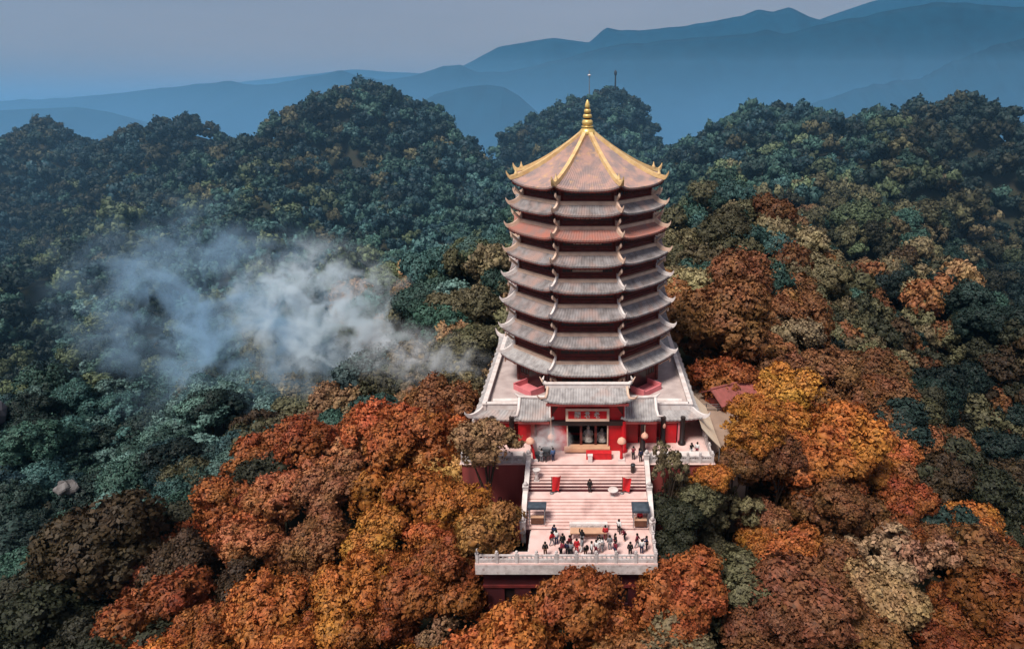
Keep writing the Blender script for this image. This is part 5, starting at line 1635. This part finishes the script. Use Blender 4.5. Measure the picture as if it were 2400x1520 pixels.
hs = tag(empty('small_house', (20.0, 1.5, -4.0)), 'small house with dull red roof half hidden by trees right of the hall', 'house')
hs.rotation_euler = (0, 0, R(28))
MB().span(-3, 3, -2, 2, -6, 2.0).build('wall', M['wood'], hs)
b = MB()
b.prism([(-3.6, -2.6, 1.9), (-3.6, 0, 3.4), (-3.6, 2.6, 1.9), (-3.6, 2.6, 1.75), (-3.6, 0, 3.2), (-3.6, -2.6, 1.75)], (7.2, 0, 0))
rf = b.build('roof', M['redroof'], hs)
MB().tube([(-3.6, 0, 3.45), (3.6, 0, 3.45)], 0.16, 6).build('ridge', M['redroof'], rf)
MB().span(-0.5, 0.5, -2.06, -2.0, 0.0, 1.4).build('window', M['black'], hs)

def boulder(name, label, cat, loc, sx, sy, sz, seed, mat):
    r = np.random.default_rng(seed)
    b = MB()
    n, m = 18, 12
    rows = []
    for i in range(m + 1):
        ph = PI * i / m
        rows.append([])
        for j in range(n + 1):
            th = 2 * PI * (j % n) / n
            k = 1 + 0.18 * math.sin(3 * th + seed) * math.sin(2 * ph + 1) + 0.12 * math.sin(5 * th + 2 * seed + 3 * ph)
            rows[-1].append((sx * k * math.sin(ph) * math.cos(th), sy * k * math.sin(ph) * math.sin(th), sz * k * math.cos(ph)))
    b.grid(rows[::-1])
    return tag(b.build(name, mat, None, loc), label, cat)
boulder('cliff', 'dark purple-grey rock face at the left edge of the valley', 'rock', (-150, 64, -37), 6, 5, 5, 3, M['rock'])
boulder('boulder', 'pale grey bare rock among the dark trees in the lower left', 'rock', (-103.5, 32, -37), 2.0, 1.8, 1.3, 5, M['palerock'])
sh = tag(empty('small_shelter', (46.0, -25.5, -21)), 'grey domed shelter roof half hidden in the bottom right corner', 'shelter')
MB().lathe([(2.4, 3.4), (2.5, 3.6), (2.2, 4.3), (1.4, 4.9), (0.2, 5.2)], 16).build('roof', M['greyroof'], sh)
MB().lathe([(2.0, -2), (2.0, 3.4)], 16).build('wall', M['rock'], sh)

# ------------------------------------------------------------------ smoke
def smoke_mat(name, dens, scale, lo, hi, colour, stretch=(1, 1, 1), power=1.0):
    m, n, l, out = new_mat(name)
    tc = n.new('ShaderNodeTexCoord')
    ln = n.new('ShaderNodeVectorMath'); ln.operation = 'LENGTH'
    l.new(tc.outputs['Object'], ln.inputs[0])
    fo = n.new('ShaderNodeMapRange')
    fo.interpolation_type = 'SMOOTHSTEP'
    fo.inputs[1].default_value = 1.0
    fo.inputs[2].default_value = 0.15
    l.new(ln.outputs['Value'], fo.inputs[0])
    mp = n.new('ShaderNodeMapping')
    mp.inputs['Scale'].default_value = stretch
    l.new(tc.outputs['Object'], mp.inputs[0])
    nz = n.new('ShaderNodeTexNoise')
    nz.inputs['Scale'].default_value = scale
    nz.inputs['Detail'].default_value = 4
    nz.inputs['Roughness'].default_value = 0.6
    nz.inputs['Distortion'].default_value = 0.6
    l.new(mp.outputs[0], nz.inputs['Vector'])
    mr = n.new('ShaderNodeMapRange')
    mr.interpolation_type = 'SMOOTHSTEP'
    mr.inputs[1].default_value = lo
    mr.inputs[2].default_value = hi
    l.new(nz.outputs[0], mr.inputs[0])
    m1 = n.new('ShaderNodeMath'); m1.operation = 'MULTIPLY'
    l.new(fo.outputs[0], m1.inputs[0]); l.new(mr.outputs[0], m1.inputs[1])
    m2 = n.new('ShaderNodeMath'); m2.operation = 'MULTIPLY'
    l.new(m1.outputs[0], m2.inputs[0]); m2.inputs[1].default_value = dens
    v = n.new('ShaderNodeVolumePrincipled')
    v.inputs['Color'].default_value = (*colour, 1)
    v.inputs['Anisotropy'].default_value = -0.35
    l.new(m2.outputs[0], v.inputs['Density'])
    l.new(v.outputs[0], out.inputs['Volume'])
    return m

def smoke(label, loc, sc, rot, mat):
    b = MB()
    rows = []
    for i in range(11):
        ph = PI * i / 10
        rows.append([(math.sin(ph) * math.cos(2 * PI * (j % 20) / 20), math.sin(ph) * math.sin(2 * PI * (j % 20) / 20), math.cos(ph)) for j in range(21)])
    b.grid(rows[::-1])
    o = b.build('smoke', mat, None, loc)
    o.scale = sc
    o.rotation_euler = rot
    return tag(o, label, 'smoke', kind='stuff')
smoke('broad thin blue smoke drifting over the left valley', (-84, 66, -15), (48, 18, 32), (R(-22), R(24), 0), smoke_mat('thin_smoke', 0.15, 3.4, 0.46, 0.68, (0.5, 0.76, 1.0), (1.5, 0.6, 1.0)))
smoke('dense white smoke billowing in the middle of the left valley', (-58, 60, -12), (27, 13, 21), (R(-20), R(28), 0), smoke_mat('dense_smoke', 0.5, 3.8, 0.48, 0.66, (0.80, 0.92, 1.0), (1.3, 0.7, 1.0)))
smoke('faint grey smoke trailing towards the left wall of the hall', (-29, 20, -4), (17, 7, 7), (0, R(16), 0), smoke_mat('hall_smoke', 0.22, 3.0, 0.44, 0.68, (0.86, 0.92, 0.98), (2.2, 1, 1)))
smoke('grey incense smoke hanging left of the doorway', (-4.3, -16.4, 0.4), (2.9, 1.3, 2.6), (0, 0, 0), smoke_mat('incense_smoke', 1.7, 1.7, 0.38, 0.66, (0.9, 0.9, 0.92)))

# ------------------------------------------------------------------ haze
hm, hn, hl, hout = new_mat('haze')
hv = hn.new('ShaderNodeVolumePrincipled')
hv.inputs['Color'].default_value = (0.18, 0.56, 0.95, 1)
hv.inputs['Density'].default_value = 0.000042
hv.inputs['Anisotropy'].default_value = 0.0
hl.new(hv.outputs[0], hout.inputs['Volume'])
b = MB().span(-15800, 15800, -2900, 11300, -423, 1500)
tag(b.build('haze', hm), 'blue haze filling the valleys out to the far mountains', 'haze', kind='stuff')

# mist lying in the valley behind the near hills, thinning upwards
mm_, mn_, ml_, mo_ = new_mat('valley_mist')
mv = mn_.new('ShaderNodeVolumePrincipled')
mv.inputs['Color'].default_value = (0.27, 0.62, 1.0, 1)
mg = mn_.new('ShaderNodeNewGeometry')
ms = mn_.new('ShaderNodeSeparateXYZ')
ml_.new(mg.outputs['Position'], ms.inputs[0])
mr_ = mn_.new('ShaderNodeMapRange')
mr_.interpolation_type = 'SMOOTHERSTEP'
mr_.inputs[1].default_value = 260.0
mr_.inputs[2].default_value = -420.0
mr_.inputs[3].default_value = 0.0
mr_.inputs[4].default_value = 0.00036
ml_.new(ms.outputs[2], mr_.inputs[0])
ml_.new(mr_.outputs[0], mv.inputs['Density'])
ml_.new(mv.outputs[0], mo_.inputs['Volume'])
b = MB().span(-12000, 12000, 575, 9500, -422.5, 332)
tag(b.build('mist', mm_), 'pale blue mist lying in the valley behind the near peaks', 'mist', kind='stuff')

# thin blue air over the far wooded hills
am_, an_, al_, ao_ = new_mat('hill_air')
av = an_.new('ShaderNodeVolumePrincipled')
av.inputs['Color'].default_value = (0.30, 0.62, 0.95, 1)
av.inputs['Density'].default_value = 0.00062
al_.new(av.outputs[0], ao_.inputs['Volume'])
b = MB().span(-560, 440, 90, 440, -422.3, 52)
tag(b.build('mist', am_), 'thin blue mist over the wooded hills behind the pagoda', 'mist', kind='stuff')
